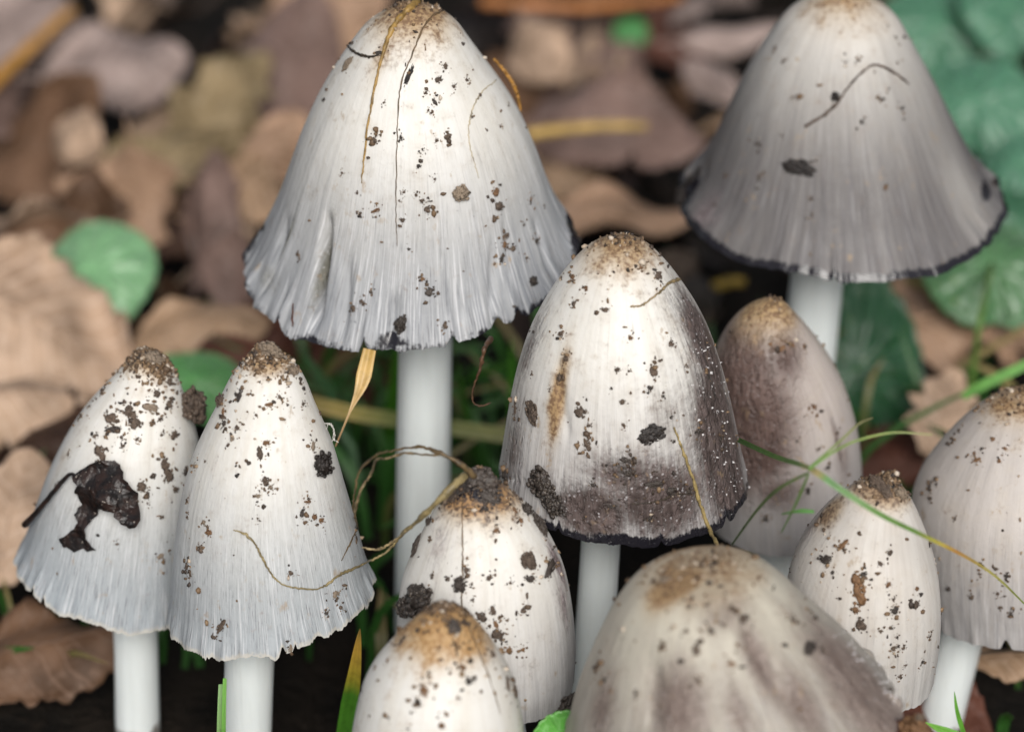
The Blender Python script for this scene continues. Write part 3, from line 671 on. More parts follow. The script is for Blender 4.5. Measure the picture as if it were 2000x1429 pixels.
for key, (reg, lst) in CRUMBS.items():
    cp = CAPOBJ[key]
    for i, e in enumerate(lst):
        x, y, s = e[:3]; asp = e[3] if len(e) > 3 else 1.0; ang = e[4] if len(e) > 4 and asp != 1 else None; mt = e[5] if len(e) > 5 else M_SOIL
        px, py = rg(reg, x, y)
        h = cast(cp.bvh, px, py)
        if h[0] is None: h = cp.bvh.find_nearest(Vector(at_y(px, py, cp.c['base'][1] * CM)))
        sz = s * reg[2] * (Vector(C0) - h[0]).length / FPX
        HALO[key].append((np.array(h[0]), np.array(h[1]), sz))
        stick(CR[(i * 5 + len(key)) % 6], h[0], h[1] if h[1].dot(Vector(C0) - h[0]) > 0 else -h[1], sz * 1.18, 'soil_crumb', mt,
              crumb_words(s * reg[2], asp, mt) + CAPWORD[key], 'soil crumbs on the ' + CAPWORD[key], 'soil crumb', asp, ang, .7 if asp == 1 else .45)
def big(key, reg, x, y, s, mat, label, name='soil_lump', me=0, asp=1.0, ang=0, flat=1.0, sink=.2, cat='soil lump'):
    cp = CAPOBJ[key]; px, py = rg(reg, x, y)
    h = cast(cp.bvh, px, py)
    if h[0] is None: h = cp.bvh.find_nearest(Vector(at_y(px, py, cp.c['base'][1] * CM)))
    n = h[1] if h[1].dot(Vector(C0) - h[0]) > 0 else -h[1]
    return stick(CL[me], h[0], n, s * reg[2] * (Vector(C0) - h[0]).length / FPX, name, mat, label, None, cat, asp, ang, flat, sink)
big('A', R1, 915, 770, 74, M_SANDY, 'sandy grey soil lump on the middle of the tall bell-shaped cap', me=0)
big('A', R1, 1205, 1120, 42, M_MUD, 'smooth dark soil pellet low on the tall bell-shaped cap beside the purple-patched cap', me=2)
big('A', R1, 682, 1292, 70, M_MUD, 'wet black soil lump on the frilled rim of the tall bell-shaped cap', me=1, asp=1.5, ang=-60, flat=.6)
big('A', R1, 468, 255, 60, M_SANDY, 'grey soil crust on the shoulder of the tall bell-shaped cap', me=1, asp=1.8, ang=-15, flat=.35)
big('A', R1, 640, 25, 62, M_MUD, 'dark soil patch beside the tip of the tall bell-shaped cap', me=0, asp=1.8, ang=-20, flat=.35)
big('A', R1, 712, 300, 44, M_FLAKE, 'dark splinter lying slantwise on the tall bell-shaped cap', 'bark_splinter', me=2, asp=5, ang=-66, flat=.35, cat='splinter')
big('B1', R3, 708, 262, 135, M_SOIL, 'rough brown soil clod wedged between the two white cone caps', me=1, sink=.0)
big('B1', R3, 720, 225, 60, M_SOIL, 'crumbly brown soil lump on top of the clod between the cone caps', me=0, sink=-.2)
big('B1', R3, 560, 68, 66, M_SANDY, 'sandy soil crust capping the tip of the tilted white cap', me=0, flat=.8)
big('B2', R3, 965, 66, 84, M_SANDY, 'pale sandy soil lump sitting on the tip of the white cone cap', me=1, asp=1.4, ang=10, flat=.8)
big('B2', R3, 1072, 118, 46, M_SANDY, 'small sandy soil lump at the shoulder of the soil-crusted cone cap', me=2)
big('B2', R3, 770, 235, 50, M_SOIL, 'brown soil lump on the edge of the cone cap beside the clod', me=2)
big('B2', R3, 1150, 470, 98, M_FLAKE, 'round dark grey soil pebble on the side of the white cone cap', me=2, flat=.8)
big('E', R4, 686, 892, 104, M_FLAKE, 'flat black disc added for the dark hollow in the purple-patched cap', me=0, asp=1.35, ang=-20, flat=.25)  # black disc put in for the shade of a hollow
big('E', R4, 195, 800, 92, M_SOIL, 'dark brown soil lump on the edge of the purple-patched cap', me=1, asp=1.6, ang=50, flat=.5)
big('E', R4, 235, 1085, 130, M_MUD, 'wet mud lump between the purple-patched cap and the mud-capped tip', me=1, flat=.8)
big('E', R4, 285, 1180, 120, M_MUD, 'glistening mud lump low against the purple-patched cap rim', me=2, asp=1.3, ang=60, flat=.7)
big('C', R5, 690, 215, 150, M_MUD, 'wet dark mud plug covering the tip of the egg-shaped cap', me=0, asp=1.3, ang=10, flat=.5, sink=.35)
big('C', R5, 620, 235, 110, M_MUD, 'black mud smear at the straw on the egg-shaped cap tip', me=1, asp=1.5, ang=-30, flat=.35, sink=.3)
big('C', R5, 735, 290, 110, M_MUD, 'dark brown mud smear below the mud plug on the egg-shaped cap', me=2, asp=1.4, ang=10, flat=.25, sink=.3)
big('C', R5, 565, 285, 90, M_SOIL, 'brown mud smear left of the hair on the egg-shaped cap', me=0, asp=1.4, ang=-30, flat=.25, sink=.3)
big('C', R5, 1005, 410, 110, M_MUD, 'glossy mud lump on the shoulder of the egg-shaped cap', me=1, asp=1.4, ang=60, flat=.6)
big('C', R5, 945, 330, 70, M_MUD, 'small glossy mud lump near the tip of the egg-shaped cap', me=2)
big('C', R5, 345, 520, 90, M_MUD, 'tall black mud lump on the edge of the egg-shaped cap by the thick stem', me=1, asp=1.9, ang=-65, flat=.5)
big('C', R5, 420, 405, 46, M_MUD, 'small black mud lump on the upper edge of the egg-shaped cap', me=2)
big('C', R5, 915, 605, 92, M_SOIL, 'knobbly brown soil lump on the flank of the egg-shaped cap', me=1, asp=1.2, ang=30, flat=.7)
big('C', R5, 590, 720, 78, M_MUD, 'dark soil lump crossed by the hair on the egg-shaped cap', me=2, flat=.7)
big('C', R5, 400, 790, 190, M_MUD, 'large glistening mud clod between the egg-shaped cap and the ochre dome', me=1, asp=1.5, ang=-20, flat=.7)
big('C', R5, 330, 830, 110, M_MUD, 'mud lump hanging off the large clod beside the ochre dome', me=0)
big('K', R5, 562, 922, 84, M_MUD, 'flat violet-black soil patch below the tip of the ochre-stained dome', me=2, flat=.25, sink=.3)
big('J', R6, 1390, 655, 92, M_MUD, 'dark olive soil lump on the broad blurred cap', me=0, asp=1.6, ang=-40, flat=.5)
big('J', R6, 560, 150, 56, M_SANDY, 'pale crumb on the upper edge of the broad blurred cap', me=2)
big('H', R7, 560, 640, 70, M_SOIL, 'dark bark crumb on the brown tip of the plump white cap', me=0, asp=2.4, ang=50, flat=.35)
big('H', R7, 620, 665, 44, M_SANDY, 'pale soil lump beside the bark crumb on the plump white cap', me=2, asp=1.6, ang=10)
big('F', R2, 555, 650, 96, M_FLAKE, 'flat black soil flake on the wide grey conical cap', me=0, asp=2.0, ang=8, flat=.25)
big('F', R2, 698, 375, 38, M_FLAKE, 'dark soil pellet at the hair on the wide grey conical cap', me=2)

# fine grit dusted over each cap: too fine to count, one mass per cap
def grit(key, n, tipn, seed, smax=.055):
    cp = CAPOBJ[key]; G = cp.G; rng = np.random.default_rng(seed)
    V, F, T, k = [], [], [], 0
    clusters = [(rng.uniform(.15, .85), rng.uniform(-.3, 3.4)) for _ in range(9)]
    for q in range(n + tipn):
        if q < tipn: t = abs(rng.normal(0, .11)) + .012; th = rng.uniform(-1.57, 4.71); s = rng.uniform(.008, smax * .8)
        elif rng.random() < .30:
            c = clusters[rng.integers(9)]; t = c[0] + rng.normal(0, .06); th = c[1] + rng.normal(0, .16); s = .005 + smax * .7 * rng.random() ** 2
        else: t = rng.uniform(.05, .97); th = rng.uniform(-1.57, 4.71); s = .005 + (smax - .005) * rng.random() ** 4
        i = int(np.clip((t - .012) / .988 * (NT_ - 1), 0, NT_ - 2)); j = int((th + np.pi / 2) / (2 * np.pi) * NTH) % NTH
        p = G[i, j]; nn = np.cross(G[i + 1, j] - p, G[i, (j + 1) % NTH] - p); L = np.linalg.norm(nn)
        if L < 1e-14: continue
        nn /= L
        if nn @ (p - (G[i].mean(0))) < 0: nn = -nn
        v = I1[0] * (1 + .3 * rng.standard_normal((12, 1))) * s * CM * rng.uniform(.4, 1.5, 3)
        V.append(v + p + nn * s * CM * .35); F.append(I1[1] + k); k += 12
        T.append(np.full(12, np.clip(rng.normal(.60, .24), 0, 1)))
    for (p, nn, sz) in HALO[key]:        # crumbs shed finer grains around themselves
        if nn @ (C0 - p) < 0: nn = -nn
        e1 = np.cross(nn, (.3, .2, .9)); e1 /= np.linalg.norm(e1); e2 = np.cross(nn, e1)
        for _ in range(rng.integers(3, 15)):
            a = rng.uniform(0, 6.28); d = sz * (.45 + abs(rng.normal(0, .55)))
            g = cp.bvh.find_nearest(Vector(p + (e1 * math.cos(a) + e2 * math.sin(a) * 1.3) * d))
            s = min(sz / CM * .28, .05) * (.25 + rng.random() ** 2)
            v = I1[0] * (1 + .3 * rng.standard_normal((12, 1))) * s * CM * rng.uniform(.4, 1.4, 3)
            V.append(v + np.array(g[0]) + nn * s * CM * .3); F.append(I1[1] + k); k += 12
            T.append(np.full(12, np.clip(rng.normal(.5, .2), 0, 1)))
    me = mesh_np('soil_grit', np.concatenate(V), np.concatenate(F), smooth=False)
    attr(me, 'tone', 'FLOAT', np.concatenate(T))
    props(link('soil_grit', me, M_GRIT), 'fine soil grit dusted over the ' + CAPWORD[key], 'grit', None, 'stuff')
for key, n, tn, sd in (('A', 130, 110, 1), ('B1', 110, 1500, 2), ('B2', 110, 1400, 3), ('E', 120, 120, 4), ('F', 80, 90, 5), ('C', 130, 420, 6), ('K', 150, 320, 7), ('J', 80, 160, 8), ('G', 60, 30, 9), ('H', 170, 420, 10), ('I', 130, 360, 11)):
    grit(key, n, tn, sd)

# white flakes peeling off the purple-patched and the broad cap
def flakes(key, pts, n, seed, label, jit=8):
    cp = CAPOBJ[key]; rng = np.random.default_rng(seed); V, F, k = [], [], 0
    G = cp.G
    for q in range(n):
        (px, py), (qx, qy) = pts
        u = rng.random(); h = cast(cp.bvh, px + (qx - px) * u + rng.normal(0, jit), py + (qy - py) * u + rng.normal(0, jit))
        if h[0] is None: h = cp.bvh.find_nearest(Vector(at_y(px + (qx - px) * u, py + (qy - py) * u, cp.c['base'][1] * CM)))
        p = np.array(h[0]); nn = np.array(h[1]); nn *= 1 if nn @ (C0 - p) > 0 else -1
        s = rng.uniform(.012, .045) * CM
        d = rng.standard_normal(3); d -= nn * (d @ nn); d /= np.linalg.norm(d); e = np.cross(nn, d)
        v = np.array([d * s, e * s * .4 + nn * s * .2, -d * s * .5, -e * s * .4, nn * s * rng.uniform(.5, 1.6)]) + p
        V.append(v); F.append(np.array([[0, 1, 4], [1, 2, 4], [2, 3, 4], [3, 0, 4]]) + k); k += 5
    m = NT('cap_flake'); m.set(Base_Color=(.62, .60, .60), Roughness=.4)
    props(link('cap_flakes', mesh_np('cap_flakes', np.concatenate(V), np.concatenate(F), False), m.m), label, 'cap flakes', None, 'stuff')
flakes('J', ((1640, 1226), (1753, 1372)), 45, 3, 'tiny white flakes peeling along the shaggy edge of the broad cap')
flakes('E', ((1370, 640), (1440, 1000)), 70, 4, 'tiny white flakes along the rim of the purple-patched cap', 22)

# black knobs of dissolving tissue along the far side of the grey cap's rim
for i, (x, y, sz) in enumerate(((75, 665, 55), (60, 720, 50), (62, 785, 52), (78, 850, 50), (105, 905, 50), (150, 955, 40), (110, 640, 40), (1335, 690, 30))):
    o = big('F', R2, x, y, sz, M_FLAKE, None, 'rim_knob', me=i % 3, asp=1.3, ang=40 * i, flat=.8, cat=None)
    mw = o.matrix_world.copy(); o.parent = CAPOBJ['F'].root; o.matrix_parent_inverse = Matrix.Translation(-Vector(CAPOBJ['F'].root.location))
for i, (x, y, sz) in enumerate(((1385, 915, 34), (1375, 880, 30), (1400, 950, 30), (110, 900, 30))):
    o = big('A', R1, x, y, sz, M_FLAKE, None, 'rim_knob', me=i % 3, asp=1.4, ang=60, flat=.6, cat=None)
    o.parent = CAPOBJ['A'].root; o.matrix_parent_inverse = Matrix.Translation(-Vector(CAPOBJ['A'].root.location))

# ---------------------------------------------------------------- dead leaves
LEAFPALETTE = dict(tan=(.36, .235, .145), mauve=(.20, .13, .108), greymauve=(.32, .245, .22), dark=(.028, .013, .009), redbrown=(.10, .036, .022), pale=(.48, .335, .235),
                   olive=(.25, .185, .10), brown=(.15, .083, .048), peach=(.38, .24, .155), umber=(.055, .029, .019))
def leaf_meshes(kind, seed, L, W, cu, cv, crumple):
    """blade and midrib of one dead leaf, L cm long, lying along +x with its middle at the origin"""
    rng = np.random.default_rng(seed)
    nu, nv = 30, 17
    u = np.linspace(0, 1, nu)[:, None]; v = np.linspace(-1, 1, nv)[None]
    prof = np.clip(np.sin(np.pi * np.clip(u, 0, 1) ** .82), 0, 1) ** .72
    if kind == 'lobed': prof = prof * (1 + .22 * np.sin(u * 25 + rng.uniform(0, 3))) * .95
    ser = 1 + .05 * np.sin(u * 70 + rng.uniform(0, 6)) + .05 * rng.standard_normal((nu, 1))
    edge = np.ones((nu, nv)); edge[:, 0] = ser[:, 0]; edge[:, -1] = (1 + .05 * np.sin(u * 66) + .05 * rng.standard_normal((nu, 1)))[:, 0]
    hw = W / 2 * prof * np.ones((1, nv)) * edge
    x = (u - .5) * L * np.ones((1, nv)); y = v * hw
    z = cu * L * (.25 - (u - .5) ** 2) + cv * (np.abs(v) ** 1.7) * hw * .9
    z = z + .009 * L * np.abs(np.sin((u * 9 - np.abs(v) * 2.0 + .5 * np.sin(u * 7 + seed)) * np.pi)) * np.abs(v) * prof   # pucker between side veins
    for _ in range(10):
        a = rng.uniform(0, 6.28); f = rng.uniform(.7, 3.4)
        z = z + crumple * .34 * np.sin((x * math.cos(a) + y * math.sin(a)) * f + rng.uniform(0, 6.28)) / f ** 1.2
    z = z + .35 * hw * np.abs(v) ** 5 * (1 + np.sin(u * 8 + seed))
    V = np.stack([x, y, z], -1)
    top = V.reshape(-1, 3) * CM
    th = np.array([0, 0, -.028 * CM])
    F = grid_faces(nu, nv)
    n = len(top)
    rim = [i * nv for i in range(nu)] + [(nu - 1) * nv + j for j in range(1, nv)] + [i * nv + nv - 1 for i in range(nu - 2, -1, -1)] + [j for j in range(nv - 2, 0, -1)]
    side = [[rim[k], rim[(k + 1) % len(rim)], rim[(k + 1) % len(rim)] + n, rim[k] + n] for k in range(len(rim))]
    me = mesh_np('leaf_blade', np.vstack([top, top + th]), np.vstack([F, F[:, ::-1] + n, np.array(side)]))
    luv = np.stack([u * np.ones((1, nv)), v * np.ones((nu, 1)), np.zeros((nu, nv))], -1).reshape(-1, 3)
    attr(me, 'luv', 'FLOAT_VECTOR', np.vstack([luv, luv]))
    me.materials.append(M_LEAF)
    mid = V[:, nv // 2] * CM + np.array([0, 0, .01 * CM])
    st = [mid[0] - np.array([L * .22 * CM * k, L * .05 * CM * k * k * rng.uniform(-1, 1), -L * .04 * CM * k]) for k in (1, .66, .33)]
    P = np.vstack([st, mid])
    mm = mesh_np('midrib', *tube(P, np.linspace(.065, .016, len(P)) * CM * (L / 6), 6))
    mm.materials.append(M_TINT)
    return me, mm
def put_leaf(meshes, loc, rot, col, label, group=None, scale=1.0, cat='dead leaf'):
    r = empty('dead_leaf', tuple(map(float, loc)), rot)
    r.scale = (scale,) * 3
    props(r, label, cat, group)
    b = link('blade', meshes[0], None, r); b.color = (*col, 1)
    m = link('midrib', meshes[1], None, r); m.color = (*[min(1, c * 1.15) for c in col], 1)
    return r
# leaves the photo lets you pick out: pixel of the middle, height cm, length, width, yaw, pitch (faces the viewer), roll, bend, cup, crumple, colour
LEAVES = [
 (225,130,2.6, 4.6,3.2, 10, 28, 10, .25,-.5,.9,'greymauve','ovate','grey-mauve curled dead leaf above the orange straw end'),
 (30,40,2.2, 5.0,3.4, -20, 25, -8, .1,-.3,.7,'greymauve','ovate','dull mauve dead leaf lying under the orange straw'),
 (60,250,2.4, 5.2,3.8, 25, 38, -18, .22,-.55,.8,'brown','ovate','grey-brown cupped dead leaf beside the cream snail-like fold'),
 (150,262,3.4, 1.7,1.5, 70, 55, 0, .5,-1.0,.3,'pale','ovate','small cream curled leaf end glowing in the litter'),
 (420,230,3.0, 6.0,2.7, 62, 30, 12, .12,-.35,.8,'olive','lobed','long olive-tan dead leaf slanting down through the litter'),
 (300,330,2.6, 5.6,2.4, 42, 20, -6, .1,-.3,.6,'olive','ovate','narrow tan dead leaf below the olive-tan leaf'),
 (575,110,2.8, 5.0,3.4, 80, 38, 10, .2,-.5,.8,'mauve','ovate','mauve dead leaf standing up behind the tall bell-shaped cap'),
 (640,30,2.8, 4.2,3.0, 20, 38, 10, .2,-.5,.8,'peach','ovate','pale pinkish dead leaf at the tip of the tall bell-shaped cap'),
 (545,285,3.0, 2.6,1.9, 60, 45, 0, .3,-.5,.4,'peach','ovate','small orange-tan leaf piece beside the tall bell-shaped cap'),
 (225,385,2.2, 3.6,2.4, 165, 30, 10, .2,-.4,.6,'peach','ovate','pinkish tan dead leaf above the round green leaf'),
 (420,450,1.8, 4.2,2.4, 82, 35, -20, .2,-.6,.8,'mauve','ovate','dim violet-brown dead leaf hanging in the dark gap'),
 (480,385,2.6, 2.8,2.0, -15, 35, 10, .25,-.4,.5,'tan','ovate','tan folded dead leaf behind the rim of the tall bell-shaped cap'),
 (330,440,1.4, 4.6,3.0, 30, 15, 10, .2,-.5,.8,'umber','ovate','dark umber dead leaf under the narrow tan leaf'),
 (25,480,2.0, 3.6,2.4, 10, 28, 0, .2,-.4,.6,'brown','ovate','brown dead leaf beside the round green leaf'),
 (80,650,2.6, 5.2,4.0, -28, 34, 16, .22,-.25,.55,'pale','ovate','large pale tan dead leaf with fine veins under the round green leaf'),
 (40,790,2.4, 3.2,2.0, 10, 30, 10, .35,-.7,.6,'pale','ovate','curled pale dead leaf edge beside the tilted white cap'),
 (70,850,1.8, 4.0,2.6, -30, 42, -14, .3,-.8,.7,'umber','ovate','dark curled dead leaf with a raised point beside the tilted white cap'),
 (30,1010,2.2, 3.2,2.4, 80, 40, 0, .15,-.3,.5,'pale','lobed','pale ochre dead leaf behind the flank of the tilted white cap'),
 (95,1275,1.0, 4.0,2.2, 8, 12, -6, .25,-.6,.9,'brown','ovate','folded tan dead leaf under the rim of the tilted white cap'),
 (395,650,2.2, 3.4,2.0, 12, 32, 6, .3,-.5,.5,'tan','ovate','tan dead leaf behind the tips of the two cone caps'),
 (465,700,1.9, 2.2,1.2, -5, 40, 0, .2,-.4,.4,'redbrown','ovate','rusty red leaf scrap behind the soil-crusted cone cap'),
 (590,640,1.2, 4.4,3.0, 60, 30, 10, .2,-.5,.8,'redbrown','ovate','dark red-brown dead leaf in shade under the frilled rim'),
 (680,760,.9, 4.4,2.4, 20, 20, 8, .2,-.5,.8,'redbrown','ovate','dull red-brown dead leaf lying behind the dry grass leaf'),
 (1205,255,2.8, 5.4,4.0, -14, 24, -4, .10,-.25,.5,'mauve','ovate','broad mauve-brown dead leaf between the bell-shaped and the grey conical cap'),
 (1210,425,2.2, 4.6,2.6, 8, 16, 4, .12,-.25,.4,'peach','ovate','smooth tan dead leaf below the broad mauve-brown leaf'),
 (1150,90,1.6, 5.6,3.6, 40, 22, -12, .2,-.6,.9,'umber','ovate','shadowy umber dead leaf behind the broad mauve-brown leaf'),
 (1290,60,1.2, 5.0,3.2, -50, 20, 10, .2,-.5,.9,'redbrown','ovate','wine-brown dead leaf near the small green sprout'),
 (1430,75,2.6, 3.4,1.4, 12, 30, 0, .3,-.8,.5,'greymauve','ovate','grey rolled dead leaf beside the grey conical cap'),
 (1395,160,2.2, 2.4,1.4, -40, 40, 0, .4,-.8,.5,'greymauve','ovate','small grey leaf curl below the grey rolled leaf'),
 (1040,130,2.0, 5.0,3.2, 75, 26, -10, .2,-.5,.9,'brown','ovate','brown dead leaf close behind the shoulder of the bell-shaped cap'),
 (1900,625,2.2, 5.4,3.4, 14, 34, 8, .2,-.45,.9,'peach','lobed','ragged tan dead leaf under the stalked green leaf'),
 (1845,800,2.6, 2.3,1.6, 70, 48, 0, .2,-.4,.8,'pale','lobed','pale torn leaf scrap beside the pale dotted cap'),
 (1740,830,.8, 4.4,2.6, 80, 26, 0, .2,-.5,.8,'umber','ovate','dark brown dead leaf in the gap before the dark green leaf'),
 (1990,1285,1.7, 2.4,.9, -8, 8, 0, .3,-.5,.5,'tan','ovate','tan dead leaf edge under the pale dotted cap'),
 (1830,1395,.9, 3.0,2.4, -15, 30, 8, .3,-.4,.6,'redbrown','ovate','red-brown wet leaf at the foot of the slanting stem'),
 (1735,905,1.0, 2.6,1.6, 10, 30, 0, .3,-.4,.6,'redbrown','ovate','rusty leaf edge between the mauve-brown and the dotted cap'),
 (700,560,1.4, 4.6,3.0, 15, 22, 0, .2,-.5,.8,'umber','ovate','umber dead leaf behind the thick stem'),
]
for i, (px, py, z, L, W, yaw, pit, rol, cu, cv, cr, col, kind, lab) in enumerate(LEAVES):
    put_leaf(leaf_meshes(kind, 100 + i, L * (.92 if py < 480 else 1), W * ((.74 if px > 1000 else .92) if py < 480 else 1), cu * 1.5, cv * 1.7, cr), at_z(px, py, (z + (.3 if py < 480 else 0)) * CM), Matrix.Rotation(rad(pit), 3, 'X').to_4x4().__matmul__((Matrix.Rotation(rad(rol), 3, 'Y') @ Matrix.Rotation(rad(yaw), 3, 'Z')).to_4x4()).to_euler(),
             LEAFPALETTE[col], lab, 'leaf litter behind the mushrooms')
rl = random.Random(17)
FILL = [leaf_meshes('lobed' if k % 3 == 0 else 'ovate', 300 + k, rl.uniform(4.5, 7.5), rl.uniform(2.6, 4.4), rl.uniform(-.05, .3), rl.uniform(-.8, .2), rl.uniform(.6, 1.2)) for k in range(14)]
def fillers(n, x0, x1, y0, y1, zmax, label, group, ok=lambda x, y: True):
    k = 0
    while k < n:
        x, y = rl.uniform(x0, x1), rl.uniform(y0, y1)
        if not ok(x, y): continue
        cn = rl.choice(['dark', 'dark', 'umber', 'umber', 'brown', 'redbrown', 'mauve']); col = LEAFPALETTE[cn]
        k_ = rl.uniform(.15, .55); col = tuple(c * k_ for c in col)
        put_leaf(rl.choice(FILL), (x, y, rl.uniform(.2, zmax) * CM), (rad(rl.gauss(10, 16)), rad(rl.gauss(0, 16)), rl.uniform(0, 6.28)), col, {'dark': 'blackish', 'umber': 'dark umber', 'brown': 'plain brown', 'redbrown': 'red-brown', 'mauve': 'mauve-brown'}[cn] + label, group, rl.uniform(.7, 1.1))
        k += 1
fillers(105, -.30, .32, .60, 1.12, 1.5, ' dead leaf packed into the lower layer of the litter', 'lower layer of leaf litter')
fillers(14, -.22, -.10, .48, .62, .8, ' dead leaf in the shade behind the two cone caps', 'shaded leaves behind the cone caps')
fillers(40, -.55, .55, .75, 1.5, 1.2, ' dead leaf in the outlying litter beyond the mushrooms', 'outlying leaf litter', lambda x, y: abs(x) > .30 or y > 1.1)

SCRAP = [leaf_meshes('lobed' if k % 2 else 'ovate', 500 + k, rl.uniform(2.2, 3.6), rl.uniform(1.3, 2.2), rl.uniform(.3, .7), rl.uniform(-1.5, -.5), rl.uniform(.6, 1.1)) for k in range(8)]
SCN = {'greymauve': 'grey-mauve', 'tan': 'tan', 'pale': 'pale', 'mauve': 'violet-brown', 'brown': 'warm brown', 'peach': 'orange-tan'}
for k in range(34):      # curled scraps thrown on top, behind the caps
    while True:
        px, py = rl.uniform(-40, 1500), rl.uniform(-30, 620)
        if px < 620 or 1000 < px < 1420 and py < 330: break
    cn = rl.choice(list(SCN)); k_ = rl.uniform(.6, 1.05)
    put_leaf(rl.choice(SCRAP), at_z(px, py, rl.uniform(1.4, 2.8) * CM), (rad(rl.gauss(25, 22)), rad(rl.gauss(0, 28)), rl.uniform(0, 6.28)), tuple(c * k_ for c in LEAFPALETTE[cn]),
             SCN[cn] + ' small curled leaf scrap tossed on top of the litter', 'curled leaf scraps on the litter')

# ---------------------------------------------------------------- round green leaves
def round_leaf(px, py, z, D, tilt, yaw, col, label, notch=.35, oval=1.0, point=0.0, stalk=None, name='green_leaf', group=None, seed=1, dome=.12):
    rng = np.random.default_rng(seed)
    na, nr = 72, 14
    a = np.linspace(0, 2 * np.pi, na, endpoint=False); q = np.linspace(0.02, 1, nr)[:, None]
    R = D / 2 * (1 + .028 * np.abs(np.sin(a * 11)) * 2 - notch * np.exp(-(((a - np.pi * 1.5) / .22) ** 2)) + point * np.exp(-(((a - np.pi * .5) / .45) ** 2)))
    x = q * R * np.cos(a); y = q * R * np.sin(a) * oval
    z_ = -dome * 1.6 * D * q ** 2 + .05 * D * np.cos(a * 11) * .8 * q * np.sin(q * 3.1) + .012 * D * np.sin(q * 16 + a * 5) * q + .03 * D * np.sin(a * 3 + seed) * q ** 2 + .10 * D * (np.abs(np.cos(a)) * q) * .6
    V = np.stack([x * np.ones_like(q), y, z_ * np.ones_like(x)], -1).reshape(-1, 3) * CM
    n = len(V); F = grid_faces(nr, na, True)
    rimf = [[(nr - 1) * na + j, (nr - 1) * na + (j + 1) % na, n + (nr - 1) * na + (j + 1) % na, n + (nr - 1) * na + j] for j in range(na)]
    V2 = np.vstack([V, V - np.array([0, 0, .03 * CM])])
    me = mesh_np('leaf_blade', V2, np.vstack([F[:, ::-1], F + n, np.array(rimf)]))
    luv = np.stack([(a / (2 * np.pi)) * np.ones_like(q), q * np.ones_like(a), 0 * q * a], -1).reshape(-1, 3)
    attr(me, 'luv', 'FLOAT_VECTOR', np.vstack([luv, luv]))
    loc = at_z(px, py, z * CM)
    r = empty(name, tuple(map(float, loc)), (rad(tilt), 0, rad(yaw)))
    r.rotation_mode = 'ZXY' if False else 'XYZ'
    props(r, label, 'green leaf', group)
    b = link('blade', me, M_GREEN, r); b.color = (*col, 1)
    # veins fan out from the stalk
    for k in range(7):
        an = np.pi * (.5 + (k - 3) * .21); j = int(an / (2 * np.pi) * na) % na
        P = V.reshape(nr, na, 3)[:-1, j] + np.array([0, 0, .012 * CM])
        vo = link('vein', mesh_np('vein', *tube(P, np.linspace(.035, .008, len(P)) * CM * D / 3, 5)), M_TINT, r); vo.color = (*[min(1, c * 1.7 + .02) for c in col], 1)
    # stalk down to the ground
    R3_ = r.rotation_euler.to_matrix()
    p0 = np.array(V.reshape(nr, na, 3)[0, 0]); s0 = np.array([0, -.06 * D * CM, 0])
    gdir = np.array(R3_.inverted() @ Vector((0.004, .01, -loc[2])))
    if stalk:   # visible stalk through photo points, world y of the leaf
        pts = [np.array(R3_.inverted() @ (Vector(at_y(sx, sy, loc[1] - .03)) - Vector(loc))) for sx, sy in stalk]
        P = spline([p0] + pts, 24); rr = .075
    else:
        P = spline([p0, p0 + gdir * .5 + s0, p0 + gdir], 14); rr = .06
    so = link('stalk', mesh_np('stalk', *tube(P, np.full(len(P), rr * CM), 8)), M_TINT, r); so.color = (.12, .22, .045, 1)
    return r
GL, GD, GB = (.16, .34, .16), (.020, .075, .032), (.060, .18, .105)
round_leaf(172, 530, 3.0, 3.1, 38, -25, GL, 'round scalloped bright green leaf standing above the pale tan leaf', seed=2)
round_leaf(375, 745, 2.2, 2.6, 30, 15, (.08, .24, .07), 'low green leaf showing between the tips of the cone caps', seed=3, oval=.8)
round_leaf(1825, 50, 4.0, 3.0, 38, 10, GB, 'hazy blue-green leaf beside the shoulder of the grey conical cap', seed=4, group='green leaves behind the grey conical cap')
round_leaf(1905, 200, 4.2, 3.1, 42, -15, GB, 'blue-green veined leaf hanging over the flank of the grey conical cap', seed=5, group='green leaves behind the grey conical cap')
round_leaf(1975, 15, 4.6, 2.9, 35, 40, GB, 'blue-green leaf overlapping the two leaves by the conical cap', seed=6, group='green leaves behind the grey conical cap')
round_leaf(1985, 325, 3.4, 2.0, 45, -40, (.07, .20, .12), 'small blue-green leaf below the veined leaf', seed=7, group='green leaves behind the grey conical cap')
round_leaf(1995, 440, 2.6, 2.4, 40, 20, (.035, .12, .06), 'shaded green leaf behind the rim of the grey conical cap', seed=8, group='green leaves behind the grey conical cap')
round_leaf(1935, 515, 4.2, 3.0, 30, 5, (.065, .16, .065), 'rounded green leaf on a long upright stalk under the grey conical rim', seed=9, stalk=[(1915, 620), (1903, 700), (1890, 800), (1880, 900), (1872, 990)], notch=.2)
round_leaf(1672, 720, 2.4, 3.3, 62, 6, GD, 'big dark green oval leaf behind the stem of the grey conical cap', seed=10, oval=1.35, point=.1, notch=.1)
round_leaf(1232, 62, 2.6, 1.0, 45, 0, (.04, .20, .045), 'tiny vivid green sprout leaf in the far litter', seed=11)
round_leaf(1108, 1455, 5.0, 1.2, 50, 0, (.10, .34, .05), 'small bright green leaf tip in front of the broad blurred cap', seed=12)

